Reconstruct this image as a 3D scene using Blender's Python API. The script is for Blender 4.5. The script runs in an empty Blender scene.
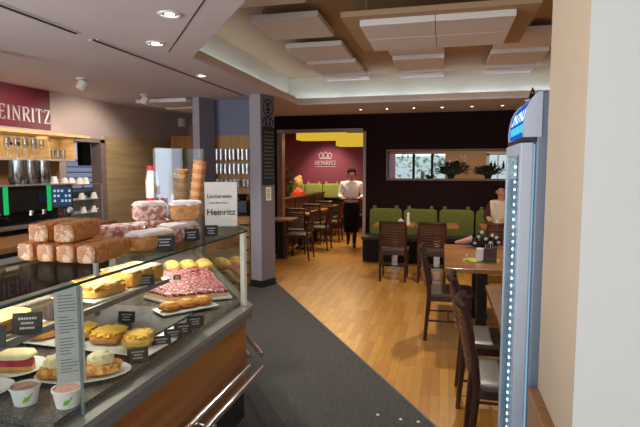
import bpy, bmesh, math, random
from mathutils import Vector, Matrix, noise
R = math.radians
PI = math.pi
S = bpy.context.scene
COL = S.collection
random.seed(7)

# ---------------------------------------------------------------- camera
cam_d = bpy.data.cameras.new('camera')
cam = bpy.data.objects.new('camera', cam_d)
COL.objects.link(cam)
cam_d.sensor_width = 36.0
cam_d.lens = 500.0 / 640.0 * 36.0
cam_d.clip_start = 0.05
cam.location = (0, 0, 1.65)
cam.rotation_euler = (R(85.0), 0, R(13.9))
S.camera = cam

# ---------------------------------------------------------------- world and exposure
W = bpy.data.worlds.new('daylight')
S.world = W
W.use_nodes = True
wb = W.node_tree.nodes['Background']
wb.inputs['Color'].default_value = (0.80, 0.90, 1.0, 1)
wb.inputs['Strength'].default_value = 1.5
S.view_settings.view_transform = 'Standard'
S.view_settings.look = 'None'
S.view_settings.gamma = 1.0
S.view_settings.use_curve_mapping = False
S.view_settings.exposure = 0.0
try:
    S.cycles.transparent_max_bounces = 20
    S.cycles.max_bounces = 8
    S.cycles.sample_clamp_indirect = 6.0
except Exception:
    pass


def light(kind, name, loc, energy, color=(1, 1, 1), rot=(0, 0, 0), **kw):
    d = bpy.data.lights.new(name, kind)
    d.energy = energy
    d.color = color
    for k, v in kw.items():
        setattr(d, k, v)
    o = bpy.data.objects.new(name, d)
    o.location = loc
    o.rotation_euler = rot
    COL.objects.link(o)
    return o


# daylight through the shop front behind the camera
light('AREA', 'shopfront_daylight', (-0.3, -2.45, 1.45), 80, (0.92, 0.95, 1.0), (R(90), 0, 0),
      shape='RECTANGLE', size=7.2, size_y=2.1)
# daylight-coloured fill added at an unseen opening left of the camera
light('AREA', 'added_side_fill', (-4.95, -0.6, 1.55), 250, (0.94, 0.96, 1.0), (0, R(-90), 0),
      shape='RECTANGLE', size=1.9, size_y=3.0)


# ---------------------------------------------------------------- materials
def lin(r, g, b):
    f = lambda v: (v / 255 / 12.92) if v <= 10.3 else ((v / 255 + 0.055) / 1.055) ** 2.4
    return (f(r), f(g), f(b), 1)


MATS = {}


def mat(name, col, rough=0.5, metal=0.0, var=0.0, scale=8.0, bump=0.0, spec=0.5, col2=None, thr=None, emit=None, es=1.0, coat=0.0):
    """principled material with noise-driven colour variation / bump"""
    if name in MATS:
        return MATS[name]
    m = bpy.data.materials.new(name)
    m.use_nodes = True
    nt = m.node_tree
    b = nt.nodes['Principled BSDF']
    c = lin(*col)
    b.inputs['Base Color'].default_value = c
    b.inputs['Roughness'].default_value = rough
    b.inputs['Metallic'].default_value = metal
    b.inputs['Specular IOR Level'].default_value = spec
    b.inputs['Coat Weight'].default_value = coat
    if emit:
        b.inputs['Emission Color'].default_value = lin(*emit)
        b.inputs['Emission Strength'].default_value = es
    if var or bump or col2:
        tc = nt.nodes.new('ShaderNodeTexCoord')
        n = nt.nodes.new('ShaderNodeTexNoise')
        n.inputs['Scale'].default_value = scale
        n.inputs['Detail'].default_value = 5
        nt.links.new(tc.outputs['Object'], n.inputs['Vector'])
        if var or col2:
            r = nt.nodes.new('ShaderNodeValToRGB')
            if col2:
                r.color_ramp.elements[0].color = c
                r.color_ramp.elements[1].color = lin(*col2)
                t = thr or 0.5
                w = 0.06 if thr else 0.2
                r.color_ramp.elements[0].position = t - w
                r.color_ramp.elements[1].position = t + w
            else:
                r.color_ramp.elements[0].color = tuple(x * (1 - var) for x in c[:3]) + (1,)
                r.color_ramp.elements[1].color = tuple(min(1, x * (1 + var)) for x in c[:3]) + (1,)
                r.color_ramp.elements[0].position = 0.3
                r.color_ramp.elements[1].position = 0.7
            nt.links.new(n.outputs['Fac'], r.inputs['Fac'])
            nt.links.new(r.outputs['Color'], b.inputs['Base Color'])
        if bump:
            bp = nt.nodes.new('ShaderNodeBump')
            bp.inputs['Strength'].default_value = bump
            bp.inputs['Distance'].default_value = 0.01
            nt.links.new(n.outputs['Fac'], bp.inputs['Height'])
            nt.links.new(bp.outputs['Normal'], b.inputs['Normal'])
    MATS[name] = m
    return m


def grain(name, col, col2, rough=0.4, axis='Z', scale=6.0, coat=0.0):
    """wood with grain stretched along one axis of the object"""
    m = bpy.data.materials.new(name)
    m.use_nodes = True
    nt = m.node_tree
    b = nt.nodes['Principled BSDF']
    b.inputs['Roughness'].default_value = rough
    b.inputs['Coat Weight'].default_value = coat
    tc = nt.nodes.new('ShaderNodeTexCoord')
    mp = nt.nodes.new('ShaderNodeMapping')
    sc = [scale * 4] * 3
    sc['XYZ'.index(axis)] = scale * 0.25
    mp.inputs['Scale'].default_value = sc
    n = nt.nodes.new('ShaderNodeTexNoise')
    n.inputs['Scale'].default_value = 1.0
    n.inputs['Detail'].default_value = 6
    r = nt.nodes.new('ShaderNodeValToRGB')
    r.color_ramp.elements[0].color = lin(*col)
    r.color_ramp.elements[1].color = lin(*col2)
    r.color_ramp.elements[0].position = 0.35
    r.color_ramp.elements[1].position = 0.68
    L = nt.links.new
    L(tc.outputs['Object'], mp.inputs['Vector'])
    L(mp.outputs['Vector'], n.inputs['Vector'])
    L(n.outputs['Fac'], r.inputs['Fac'])
    L(r.outputs['Color'], b.inputs['Base Color'])
    MATS[name] = m
    return m


def glass(name, tint=(255, 255, 255), refl=0.08, rough=0.02, power=3.0):
    """thin clear sheet: see-through, reflecting more at grazing angles"""
    m = bpy.data.materials.new(name)
    m.use_nodes = True
    nt = m.node_tree
    nt.nodes.clear()
    out = nt.nodes.new('ShaderNodeOutputMaterial')
    mix = nt.nodes.new('ShaderNodeMixShader')
    tr = nt.nodes.new('ShaderNodeBsdfTransparent')
    tr.inputs['Color'].default_value = lin(*tint)
    gl = nt.nodes.new('ShaderNodeBsdfGlossy')
    gl.inputs['Roughness'].default_value = rough
    lw = nt.nodes.new('ShaderNodeLayerWeight')
    lw.inputs['Blend'].default_value = 0.25
    mp = nt.nodes.new('ShaderNodeMath')
    mp.operation = 'POWER'
    mp.inputs[1].default_value = power
    ad = nt.nodes.new('ShaderNodeMath')
    ad.operation = 'ADD'
    ad.use_clamp = True
    ad.inputs[1].default_value = refl
    L = nt.links.new
    L(lw.outputs['Facing'], mp.inputs[0])
    L(mp.outputs[0], ad.inputs[0])
    L(ad.outputs[0], mix.inputs['Fac'])
    L(tr.outputs[0], mix.inputs[1])
    L(gl.outputs[0], mix.inputs[2])
    L(mix.outputs[0], out.inputs['Surface'])
    MATS[name] = m
    return m


def emit(name, col, strength):
    m = bpy.data.materials.new(name)
    m.use_nodes = True
    nt = m.node_tree
    nt.nodes.clear()
    out = nt.nodes.new('ShaderNodeOutputMaterial')
    e = nt.nodes.new('ShaderNodeEmission')
    e.inputs['Color'].default_value = lin(*col)
    e.inputs['Strength'].default_value = strength
    nt.links.new(e.outputs[0], out.inputs['Surface'])
    MATS[name] = m
    return m


def parquet(name):
    m = bpy.data.materials.new(name)
    m.use_nodes = True
    nt = m.node_tree
    b = nt.nodes['Principled BSDF']
    tc = nt.nodes.new('ShaderNodeTexCoord')
    mp = nt.nodes.new('ShaderNodeMapping')
    mp.inputs['Rotation'].default_value = (0, 0, R(90))
    br = nt.nodes.new('ShaderNodeTexBrick')
    br.offset = 0.37
    br.offset_frequency = 3
    br.inputs['Scale'].default_value = 1.0
    br.inputs['Brick Width'].default_value = 0.52
    br.inputs['Row Height'].default_value = 0.068
    br.inputs['Mortar Size'].default_value = 0.0012
    br.inputs['Mortar Smooth'].default_value = 0.1
    br.inputs['Color1'].default_value = lin(206, 152, 72)
    br.inputs['Color2'].default_value = lin(182, 126, 54)
    br.inputs['Mortar'].default_value = lin(140, 92, 44)
    n = nt.nodes.new('ShaderNodeTexNoise')
    n.inputs['Scale'].default_value = 3.0
    n.inputs['Detail'].default_value = 6
    mp2 = nt.nodes.new('ShaderNodeMapping')
    mp2.inputs['Scale'].default_value = (14, 0.8, 1)
    mx = nt.nodes.new('ShaderNodeMix')
    mx.data_type = 'RGBA'
    mx.blend_type = 'OVERLAY'
    mx.inputs['Factor'].default_value = 0.22
    L = nt.links.new
    L(tc.outputs['Object'], mp.inputs['Vector'])
    L(mp.outputs['Vector'], br.inputs['Vector'])
    L(tc.outputs['Object'], mp2.inputs['Vector'])
    L(mp2.outputs['Vector'], n.inputs['Vector'])
    L(br.outputs['Color'], mx.inputs[6])
    L(n.outputs['Fac'], mx.inputs[7])
    L(mx.outputs[2], b.inputs['Base Color'])
    b.inputs['Roughness'].default_value = 0.34
    MATS[name] = m
    return m


M_par = parquet('oak_strip_parquet')
M_carpet = mat('dark_speckled_carpet', (50, 50, 52), 0.75, col2=(128, 128, 126), thr=0.60, scale=150, bump=0.25)
M_ceil = mat('mauve_white_ceiling_paint', (212, 201, 203), 0.8, var=0.03, scale=2)
M_cream = mat('cream_cove_paint', (216, 207, 188), 0.8)
M_tan = mat('tan_ceiling_paint', (180, 150, 114), 0.8, var=0.04, scale=1.5)
M_panel = mat('grey_white_acoustic_panel', (230, 223, 219), 0.85, bump=0.05, scale=200)
M_wallL = mat('taupe_wall_paint', (184, 166, 158), 0.8, var=0.03, scale=2)
M_wine = mat('dark_wine_wall_paint', (33, 14, 17), 0.85, var=0.06, scale=3, spec=0.15)
M_wine2 = mat('rose_wine_wall_paint', (132, 56, 68), 0.7, var=0.04, scale=3)
M_sign = mat('maroon_sign_board', (104, 30, 46), 0.5)
M_silver = mat('silver_letters', (190, 184, 180), 0.4, metal=0.3)
M_pillar = mat('daylit_pillar_face', (194, 193, 187), 0.8, var=0.02, scale=3)  # pillar front coloured paler and cooler for the daylight falling on it
M_white = mat('white_paint', (228, 226, 218), 0.7, var=0.02, scale=3)
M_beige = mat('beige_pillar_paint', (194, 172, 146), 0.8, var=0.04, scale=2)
M_greyL = mat('pale_grey_column_side', (168, 164, 172), 0.7)
M_greyD = mat('slate_grey_column_side', (116, 112, 122), 0.7)
M_slate = mat('blue_grey_panel', (118, 122, 146), 0.6)
M_chalk = mat('chalkboard', (30, 28, 32), 0.8, var=0.2, scale=6)
M_chalkline = mat('chalk_drawing', (120, 116, 116), 0.9)
M_black = mat('black_plastic', (16, 16, 18), 0.4)
M_blackm = mat('black_matt', (20, 19, 20), 0.8)
M_dark = mat('dark_recess', (26, 20, 20), 0.8)
M_steel = mat('brushed_steel', (176, 174, 170), 0.35, metal=0.85, var=0.05, scale=30)
M_chrome = mat('chrome', (215, 215, 218), 0.14, metal=1.0)
M_alu = mat('satin_aluminium', (160, 158, 153), 0.45, metal=0.6)
M_railtop = mat('grey_rear_rail', (112, 110, 106), 0.75)
M_railg = mat('grey_anodised_rail', (122, 119, 117), 0.5, metal=0.3)
M_deck = mat('dark_polished_granite', (84, 78, 73), 0.25, col2=(140, 131, 123), thr=0.6, scale=120)
M_oak = grain('light_oak_veneer', (196, 160, 104), (214, 182, 128), 0.45, 'X', 5)
M_oakY = grain('pale_oak_cladding', (176, 150, 110), (200, 176, 134), 0.55, 'Y', 4)
M_counterwood = grain('honey_oak_counter_front', (140, 84, 34), (164, 104, 46), 0.38, 'Y', 5, coat=0.2)
M_tablewood = grain('golden_oak_table_top', (150, 96, 46), (180, 122, 64), 0.35, 'X', 5, coat=0.2)
M_brown = grain('brown_wood', (112, 74, 42), (140, 96, 56), 0.45, 'Z', 5)
M_cabwood = grain('yellow_oak_cabinet', (160, 112, 54), (184, 134, 70), 0.45, 'Z', 5)
M_chair = grain('dark_brown_chair_wood', (52, 28, 18), (74, 42, 27), 0.35, 'Z', 8, coat=0.15)
M_slat = grain('brown_backrest_slats', (84, 46, 28), (108, 62, 38), 0.4, 'X', 8, coat=0.1)
M_seat = mat('grey_leather_seat', (96, 82, 74), 0.36, bump=0.06, scale=90)
M_ped = mat('black_table_pedestal', (22, 20, 22), 0.35)
M_green = mat('olive_green_upholstery', (104, 108, 38), 0.8, var=.1, scale=24, bump=0.1)
def _dots(m):
    nt = m.node_tree
    b = nt.nodes['Principled BSDF']
    src = b.inputs['Base Color'].links[0].from_socket
    tc = nt.nodes.new('ShaderNodeTexCoord')
    mp = nt.nodes.new('ShaderNodeMapping')
    mp.inputs['Rotation'].default_value = (0, R(45), 0)
    mp.inputs['Scale'].default_value = (16, 0, 16)
    vo = nt.nodes.new('ShaderNodeTexVoronoi')
    vo.inputs['Scale'].default_value = 1.0
    vo.inputs['Randomness'].default_value = 0.0
    rp = nt.nodes.new('ShaderNodeValToRGB')
    rp.color_ramp.elements[0].position = .10
    rp.color_ramp.elements[1].position = .22
    mx = nt.nodes.new('ShaderNodeMix')
    mx.data_type = 'RGBA'
    L = nt.links.new
    L(tc.outputs['Object'], mp.inputs['Vector'])
    L(mp.outputs['Vector'], vo.inputs['Vector'])
    L(vo.outputs['Distance'], rp.inputs['Fac'])
    L(rp.outputs['Color'], mx.inputs['Factor'])
    mx.inputs[6].default_value = lin(84, 88, 28)
    L(src, mx.inputs[7])
    L(mx.outputs[2], b.inputs['Base Color'])
_dots(M_green)
M_greenF = mat('pale_green_upholstery', (150, 158, 70), 0.8, var=0.1, scale=10)
M_gl = glass('clear_case_glass', (248, 251, 249), 0.04)
M_gltop = glass('clear_counter_top_glass', (228, 236, 233), 0.016, power=6.0)
M_gledge = mat('green_glass_edge', (40, 74, 68), 0.2)
M_glassware = glass('clear_glassware', (246, 248, 248), 0.26, 0.05)
M_acryl = glass('clear_acrylic', (240, 244, 248), 0.12)
M_sleeve = glass('thin_clear_sleeve', (250, 250, 250), 0.015, power=6.0)
M_wrap = glass('clear_cellophane', (252, 250, 248), 0.03, 0.14, power=3.4)
M_crust = mat('brown_loaf_crust', (200, 130, 62), 0.8, var=0.4, scale=70, bump=0.7)
M_cutend = mat('loaf_end_with_glints', (160, 108, 64), 0.6, col2=(196, 172, 148), thr=0.60, scale=26, bump=0.3)  # pale blotches put the wrapper's glints into the colour
M_sugar = mat('icing_sugar', (238, 230, 224), 0.9, bump=0.4, scale=60)
M_stollen = mat('sugar_dusted_fruit_bread', (176, 112, 86), 0.8, col2=(232, 212, 204), thr=0.52, scale=34, bump=0.6)
M_pinkice = mat('pink_and_white_icing', (196, 76, 78), 0.6, col2=(236, 218, 210), thr=0.46, scale=42, bump=0.5)
M_goldbread = mat('golden_bread', (196, 136, 72), 0.8, var=0.25, scale=40, bump=0.4)
M_cheese = mat('yellow_cheesecake', (252, 200, 92), 0.6, col2=(220, 146, 62), thr=0.62, scale=9, bump=0.1)
M_sponge = mat('yellow_sponge', (216, 164, 76), 0.85, var=0.15, scale=60, bump=0.4)
M_apple = mat('golden_apple_crumble', (230, 138, 50), 0.7, col2=(240, 192, 116), thr=0.5, scale=45, bump=0.9)
M_glaze = mat('white_glaze', (228, 184, 144), 0.5, col2=(176, 108, 66), thr=0.54, scale=30, bump=0.3)
M_berry = mat('berry_streusel_topping', (122, 12, 36), 0.5, col2=(240, 186, 184), thr=0.57, scale=64, bump=0.9)
M_berrysl = mat('red_berry_filling', (170, 20, 50), 0.4, var=0.3, scale=60, bump=0.5)
M_roll = mat('golden_bread_roll', (222, 176, 96), 0.7, var=0.2, scale=30, bump=0.2)
M_cookie = mat('brown_cookie', (206, 128, 52), 0.8, var=0.3, scale=50, bump=0.6)
M_egg = mat('yellow_custard_pastry', (255, 202, 84), 0.55, col2=(216, 140, 48), thr=0.66, scale=34, bump=0.6)
M_cream2 = mat('whipped_cream', (244, 226, 176), 0.6, var=0.06, scale=20, bump=0.4)
M_plate = mat('white_porcelain', (232, 232, 230), 0.2)
M_paper = mat('white_paper', (226, 220, 206), 0.8)
M_ink = mat('dark_ink', (40, 36, 40), 0.8)
M_tag = mat('black_price_card', (22, 22, 24), 0.6)
M_tagline = mat('white_chalk_lines', (190, 188, 186), 0.8)
M_leaf = mat('bright_leaf_green', (130, 180, 40), 0.6)
M_cup = mat('white_paper_cup', (232, 228, 222), 0.5)
M_ice = mat('pink_beige_dessert', (206, 150, 132), 0.6, var=0.1, scale=40)
M_shirt = mat('white_cotton_shirt', (234, 235, 244), 0.8, bump=0.2, scale=14)
M_apron = mat('black_apron_cloth', (22, 20, 24), 0.8, bump=0.2, scale=12)
M_trouser = mat('dark_trousers', (28, 24, 28), 0.8)
M_skin = mat('skin', (176, 120, 96), 0.55)
M_skin2 = mat('fair_skin', (204, 150, 124), 0.55)
M_hairD = mat('dark_brown_hair', (22, 14, 12), 0.8, bump=0.5, scale=80, spec=0.08)
M_hairB = mat('blonde_hair', (206, 168, 92), 0.6, bump=0.5, scale=80)
M_red = mat('orange_red_knit', (226, 58, 36), 0.8, bump=0.3, scale=40)
M_creamtop = mat('cream_knit_vest', (214, 196, 172), 0.85, bump=0.4, scale=60)
M_maroon = mat('maroon_sleeve', (62, 26, 32), 0.85)
M_greytop = mat('grey_pullover', (120, 116, 116), 0.85)
M_eye = mat('dark_eye', (24, 18, 16), 0.3)
M_lip = mat('lips', (140, 70, 62), 0.5)
M_fridge = mat('pale_grey_fridge_panel', (176, 184, 196), 0.4)
M_fridgeD = mat('blue_grey_fridge_side', (120, 130, 144), 0.45)
M_led = emit('fridge_led', (206, 238, 255), 9.0)
M_fridgein = emit('fridge_lit_lining', (140, 182, 212), 1.0)
M_ad = emit('blue_lit_advert', (28, 96, 200), 1.1)
M_ad2 = emit('white_lit_advert_mark', (210, 238, 250), 1.9)
M_ad3 = emit('turquoise_lit_advert_mark', (90, 200, 216), 1.5)
M_cove = emit('cove_tube', (196, 226, 250), 15.0)
M_spot = emit('downlight_lens', (255, 240, 220), 16.0)
M_spots = emit('small_spot_lens', (255, 226, 190), 10.0)
M_lampY = emit('yellow_lit_lampshade', (232, 190, 60), 0.85)
M_screen = emit('lit_touch_screen', (60, 92, 140), 0.55)
M_icon = emit('lit_screen_icon', (190, 206, 224), 0.9)
M_greenbar = emit('green_lit_bar', (40, 200, 110), 0.8)
M_lilac = emit('lilac_lit_window', (190, 176, 226), 0.9)
M_foliage = mat('dark_green_leaves', (34, 46, 26), 0.6, var=0.4, scale=20)
M_blossom = mat('pale_pink_blossom', (214, 178, 178), 0.7)
M_blossomW = mat('white_blossom', (222, 232, 234), 0.7)
M_kraft = mat('pink_wrapping_paper', (196, 150, 130), 0.8)
M_lime = mat('lime_green_napkin', (190, 190, 70), 0.85)
M_yellowp = mat('yellow_label', (222, 170, 50), 0.6)
M_redp = mat('red_plastic', (196, 34, 40), 0.45)
M_bean = mat('dark_coffee_beans', (36, 22, 16), 0.5, bump=0.8, scale=120)
M_blue = mat('blue_plastic', (110, 150, 220), 0.5)
M_cone = mat('waffle_cone', (204, 158, 108), 0.7, var=0.25, scale=50, bump=0.5)


# ---------------------------------------------------------------- mesh builder
class MB:
    def __init__(s):
        s.bm = bmesh.new()

    def _m(s, faces, mi):
        for f in faces:
            f.material_index = mi

    def box(s, c, d, rz=0.0, bev=0.0, mi=0, rot=None):
        r = bmesh.ops.create_cube(s.bm, size=1.0)
        vs = r['verts']
        M = Matrix.Translation(c) @ (rot if rot is not None else Matrix.Rotation(rz, 4, 'Z')) @ Matrix.Diagonal((d[0], d[1], d[2], 1))
        bmesh.ops.transform(s.bm, matrix=M, verts=vs)
        fs = list({f for v in vs for f in v.link_faces})
        s._m(fs, mi)
        if bev > 0:
            es = list({e for v in vs for e in v.link_edges})
            q = bmesh.ops.bevel(s.bm, geom=es, offset=bev, segments=2, profile=0.5, affect='EDGES')
            s._m(q['faces'], mi)
        return s

    def b2(s, a, b, bev=0.0, mi=0):
        c = [(a[i] + b[i]) / 2 for i in range(3)]
        d = [abs(b[i] - a[i]) for i in range(3)]
        return s.box(c, d, 0, bev, mi)

    def prism(s, poly, z0, z1, mi=0):
        lo = [s.bm.verts.new((x, y, z0)) for x, y in poly]
        hi = [s.bm.verts.new((x, y, z1)) for x, y in poly]
        n = len(poly)
        fs = [s.bm.faces.new(lo[::-1]), s.bm.faces.new(hi)]
        for i in range(n):
            j = (i + 1) % n
            fs.append(s.bm.faces.new((lo[i], lo[j], hi[j], hi[i])))
        s._m(fs, mi)
        return s

    def wall(s, a, b, z0, z1, t, mi=0):
        """upright slab from plan point a to plan point b, thickness t to the left of a->b"""
        dx, dy = b[0] - a[0], b[1] - a[1]
        l = math.hypot(dx, dy)
        nx, ny = -dy / l * t, dx / l * t
        return s.prism([a, b, (b[0] + nx, b[1] + ny), (a[0] + nx, a[1] + ny)], z0, z1, mi)

    def tube(s, p, q, r, r2=None, n=10, mi=0):
        r2 = r if r2 is None else r2
        p, q = Vector(p), Vector(q)
        d = q - p
        k = bmesh.ops.create_cone(s.bm, cap_ends=True, segments=n, radius1=r, radius2=r2, depth=d.length)
        M = Matrix.Translation((p + q) / 2) @ d.to_track_quat('Z', 'Y').to_matrix().to_4x4()
        bmesh.ops.transform(s.bm, matrix=M, verts=k['verts'])
        s._m({f for v in k['verts'] for f in v.link_faces}, mi)
        return s

    def lathe(s, prof, c=(0, 0, 0), n=16, mi=0, sx=1.0, sy=1.0):
        rings = []
        for r, z in prof:
            if r < 1e-5:
                rings.append([s.bm.verts.new((c[0], c[1], c[2] + z))])
            else:
                rings.append([s.bm.verts.new((c[0] + r * sx * math.cos(2 * PI * i / n), c[1] + r * sy * math.sin(2 * PI * i / n), c[2] + z)) for i in range(n)])
        fs = []
        for A, B in zip(rings, rings[1:]):
            for i in range(n):
                j = (i + 1) % n
                if len(A) == 1 and len(B) == 1:
                    continue
                if len(A) == 1:
                    fs.append(s.bm.faces.new((A[0], B[j], B[i])))
                elif len(B) == 1:
                    fs.append(s.bm.faces.new((A[i], A[j], B[0])))
                else:
                    fs.append(s.bm.faces.new((A[i], A[j], B[j], B[i])))
        s._m(fs, mi)
        return s

    def ball(s, c, r, n=12, mi=0, rot=None):
        r3 = r if hasattr(r, '__len__') else (r, r, r)
        k = bmesh.ops.create_uvsphere(s.bm, u_segments=n, v_segments=max(6, n // 2 + 2), radius=1)
        M = Matrix.Translation(c) @ (rot if rot is not None else Matrix.Identity(4)) @ Matrix.Diagonal((r3[0], r3[1], r3[2], 1))
        bmesh.ops.transform(s.bm, matrix=M, verts=k['verts'])
        s._m({f for v in k['verts'] for f in v.link_faces}, mi)
        return s

    def lump(s, c, d, rz=0.0, pw=5.0, amp=0.06, fq=3.0, cuts=7, mi=0, seed=0, top=None):
        """rounded, uneven block of food: half sizes from d, surface pushed by noise"""
        N = cuts + 1
        grid = {}
        def gv(i, j, k_):
            if (i, j, k_) not in grid:
                grid[(i, j, k_)] = s.bm.verts.new((2 * i / N - 1, 2 * j / N - 1, 2 * k_ / N - 1))
            return grid[(i, j, k_)]
        for i in range(N):
            for j in range(N):
                for e in (0, N):
                    for mk in (lambda q, r: (q, r, e), lambda q, r: (q, e, r), lambda q, r: (e, q, r)):
                        s.bm.faces.new([gv(*mk(*ij)) for ij in ((i, j), (i + 1, j), (i + 1, j + 1), (i, j + 1))])
        vs = list(grid.values())
        rm = Matrix.Rotation(rz, 4, 'Z')
        for v in vs:
            x, y, z = v.co
            l = (abs(x) ** pw + abs(y) ** pw + abs(z) ** pw) ** (1 / pw)
            p = Vector((x, y, z)) / l
            w = Vector((p.x * d[0], p.y * d[1], p.z * d[2]))
            nz = noise.noise(w * fq / max(d) + Vector((seed * 7.3, seed * 3.1, seed)))
            f = 1 + amp * 2 * nz
            pz = p.z * (1 + amp * 2 * nz) if p.z > 0 else p.z
            v.co = Vector(c) + rm @ Vector((p.x * d[0] * f / 2, p.y * d[1] * f / 2, pz * d[2] / 2))
        fs = list({f for v in vs for f in v.link_faces})
        s._m(fs, mi)
        if top is not None:
            for f in fs:
                f.normal_update()
                if f.normal.z > 0.6:
                    f.material_index = top
        return s

    def quad(s, a, b, c, d, mi=0):
        f = s.bm.faces.new([s.bm.verts.new(p) for p in (a, b, c, d)])
        f.material_index = mi
        return s

    def leaf(s, p, d, l, w, mi=0):
        p, d = Vector(p), Vector(d).normalized()
        sd = d.cross(Vector((0.2, 0.1, 1))).normalized() * w
        up = sd.cross(d).normalized() * l * 0.08
        m = p + d * l * 0.5
        v = [s.bm.verts.new(q) for q in (p, m + sd + up, p + d * l, m - sd + up)]
        f1 = s.bm.faces.new((v[0], v[1], v[2]))
        f2 = s.bm.faces.new((v[0], v[2], v[3]))
        s._m((f1, f2), mi)
        return s

    def build(s, name, mats, parent=None, smooth=False, loc=None, rz=0.0):
        me = bpy.data.meshes.new(name)
        bmesh.ops.recalc_face_normals(s.bm, faces=s.bm.faces)
        s.bm.to_mesh(me)
        s.bm.free()
        for m in (mats if isinstance(mats, (list, tuple)) else [mats]):
            me.materials.append(m)
        if smooth:
            for p in me.polygons:
                p.use_smooth = True
            try:
                me.set_sharp_from_angle(angle=R(40))
            except Exception:
                pass
        o = bpy.data.objects.new(name, me)
        COL.objects.link(o)
        if parent:
            o.parent = parent
        if loc is not None:
            o.location = loc
        o.rotation_euler = (0, 0, rz)
        return o


def tag(o, label, cat, group=None):
    o['label'] = label
    o['category'] = cat
    if group:
        o['group'] = group
    return o


def thing(name, label, cat, loc=(0, 0, 0), rz=0.0, group=None):
    o = bpy.data.objects.new(name, None)
    o.empty_display_size = 0.1
    COL.objects.link(o)
    o.location = loc
    o.rotation_euler = (0, 0, rz)
    return tag(o, label, cat, group)


def struct(o):
    o['kind'] = 'structure'
    return o


def dup(root, loc, rz=0.0, label=None, group=None):
    r = root.copy()
    COL.objects.link(r)
    r.location = loc
    r.rotation_euler = (0, 0, rz)
    if label:
        r['label'] = label
    if group:
        r['group'] = group
    for ch in list(root.children):
        c = ch.copy()
        COL.objects.link(c)
        c.parent = r
        for g in list(ch.children):
            d = g.copy()
            COL.objects.link(d)
            d.parent = c
    return r


# ================================================================ THE SETTING
ZC = 2.68          # low ceiling
XL = -5.05         # left wall
YB = 9.315         # back wall
# floor
struct(MB().b2((-8, -2.6, -0.12), (4.2, 14.65, 0)).build('floor', M_par))
carp = [(1.5, -2.5), (1.5, 0.80), (-0.01, 3.178), (-2.411, 6.953), (-3.6, 8.82), (XL, 8.82), (XL, -2.5)]
struct(MB().prism(carp, 0.0, 0.006).build('floor_carpet', M_carpet))
struct(MB().wall((1.5, 0.80), (-2.411, 6.953), 0.0, 0.009, 0.012).build('trim_1', M_railg))

# low ceiling with a tray cut out of it
A, B_, C_, D_ = (-2.28, 4.30), (-2.28, 7.78), (2.6, 7.78), (2.6, 0.75)
E_ = (0.575, 0.75)
mb = MB()
mb.prism([(XL - .1, -2.6), (0.575, -2.6), E_, A, (XL - .1, 4.30)], ZC, ZC + .03)
mb.prism([(XL - .1, 4.30), A, B_, (XL - .1, 7.78)], ZC, ZC + .03)
mb.b2((XL - .1, 7.78, ZC), (4.2, YB + .1, ZC + .03))
mb.b2((2.6, -2.6, ZC), (4.2, 7.78, ZC + .03))
mb.b2((0.575, -2.6, ZC), (2.6, 0.75, ZC + .03))
struct(mb.build('ceiling', M_ceil))
# lip that hides the cove tubes
mb = MB()
for a, b in ((A, B_), (B_, C_), (C_, D_), (D_, E_), (E_, A)):
    mb.wall(a, b, ZC + .03, ZC + .10, 0.02)
struct(mb.build('trim_2', mat('taupe_lip_paint', (206, 186, 172), 0.8)))
# upright sides and top of the tray
dx, dy = -0.627, 0.779
A2, B2, C2, D2 = (-2.50, 4.47), (-2.50, 8.0), (2.82, 8.0), (2.82, 0.53)
E2 = (0.45, 0.53)
mb = MB()
for a, b in ((A2, B2), (B2, C2), (C2, D2), (D2, E2), (E2, A2)):
    mb.wall(a, b, ZC + .03, 3.20, 0.05)
struct(mb.build('wall_cove', M_cream))
struct(MB().prism([A2, E2, D2, C2, B2], 3.14, 3.22).build('ceiling_tray', M_tan))
# cove tubes lying behind the lip
k = 0
def cove_run(a, b, off, n, gap=0.10):
    global k
    a, b = Vector((a[0], a[1])), Vector((b[0], b[1]))
    d = (b - a)
    l = d.length
    d.normalize()
    nrm = Vector((-d.y, d.x)) * off
    seg = l / n
    for i in range(n):
        p = a + d * (i * seg + gap / 2) + nrm
        q = a + d * ((i + 1) * seg - gap / 2) + nrm
        t = MB().tube((p.x, p.y, ZC + .05), (q.x, q.y, ZC + .05), 0.010, n=8).build('cove_light', M_cove)
        tag(t, 'slim white light tube lying in the cove around the tray ceiling', 'light', 'cove light tubes around the tray ceiling')
cove_run((A[0], A[1] + .1), (B_[0], B_[1] + .06), 0.12, 4)
cove_run((B_[0] - .05, B_[1]), (1.75, C_[1]), 0.12, 5)
# ceiling joint line and air slots
struct(MB().wall((-1.436, 2.887), (-2.36, 4.04), ZC - .002, ZC + .001, 0.008).build('trim_3', M_dark))
for (y0, y1, lb) in ((1.7, 3.34, 'nearer of two long dark air slots in the low ceiling over the counter'),
                     (3.52, 6.60, 'farther long dark air slot in the low ceiling, running past the columns')):
    t = thing('air_slot', lb, 'vent', (-2.72, y0, ZC - .004), 0)
    l = y1 - y0
    MB().b2((-.022, 0, 0), (.022, l, .004)).build('slot', M_blackm, t)
    mb = MB().b2((-.05, 0, -.003), (-.022, l, .004)).b2((.022, 0, -.003), (.034, l, .004))
    mb.build('frame', M_ceil, t)

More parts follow.
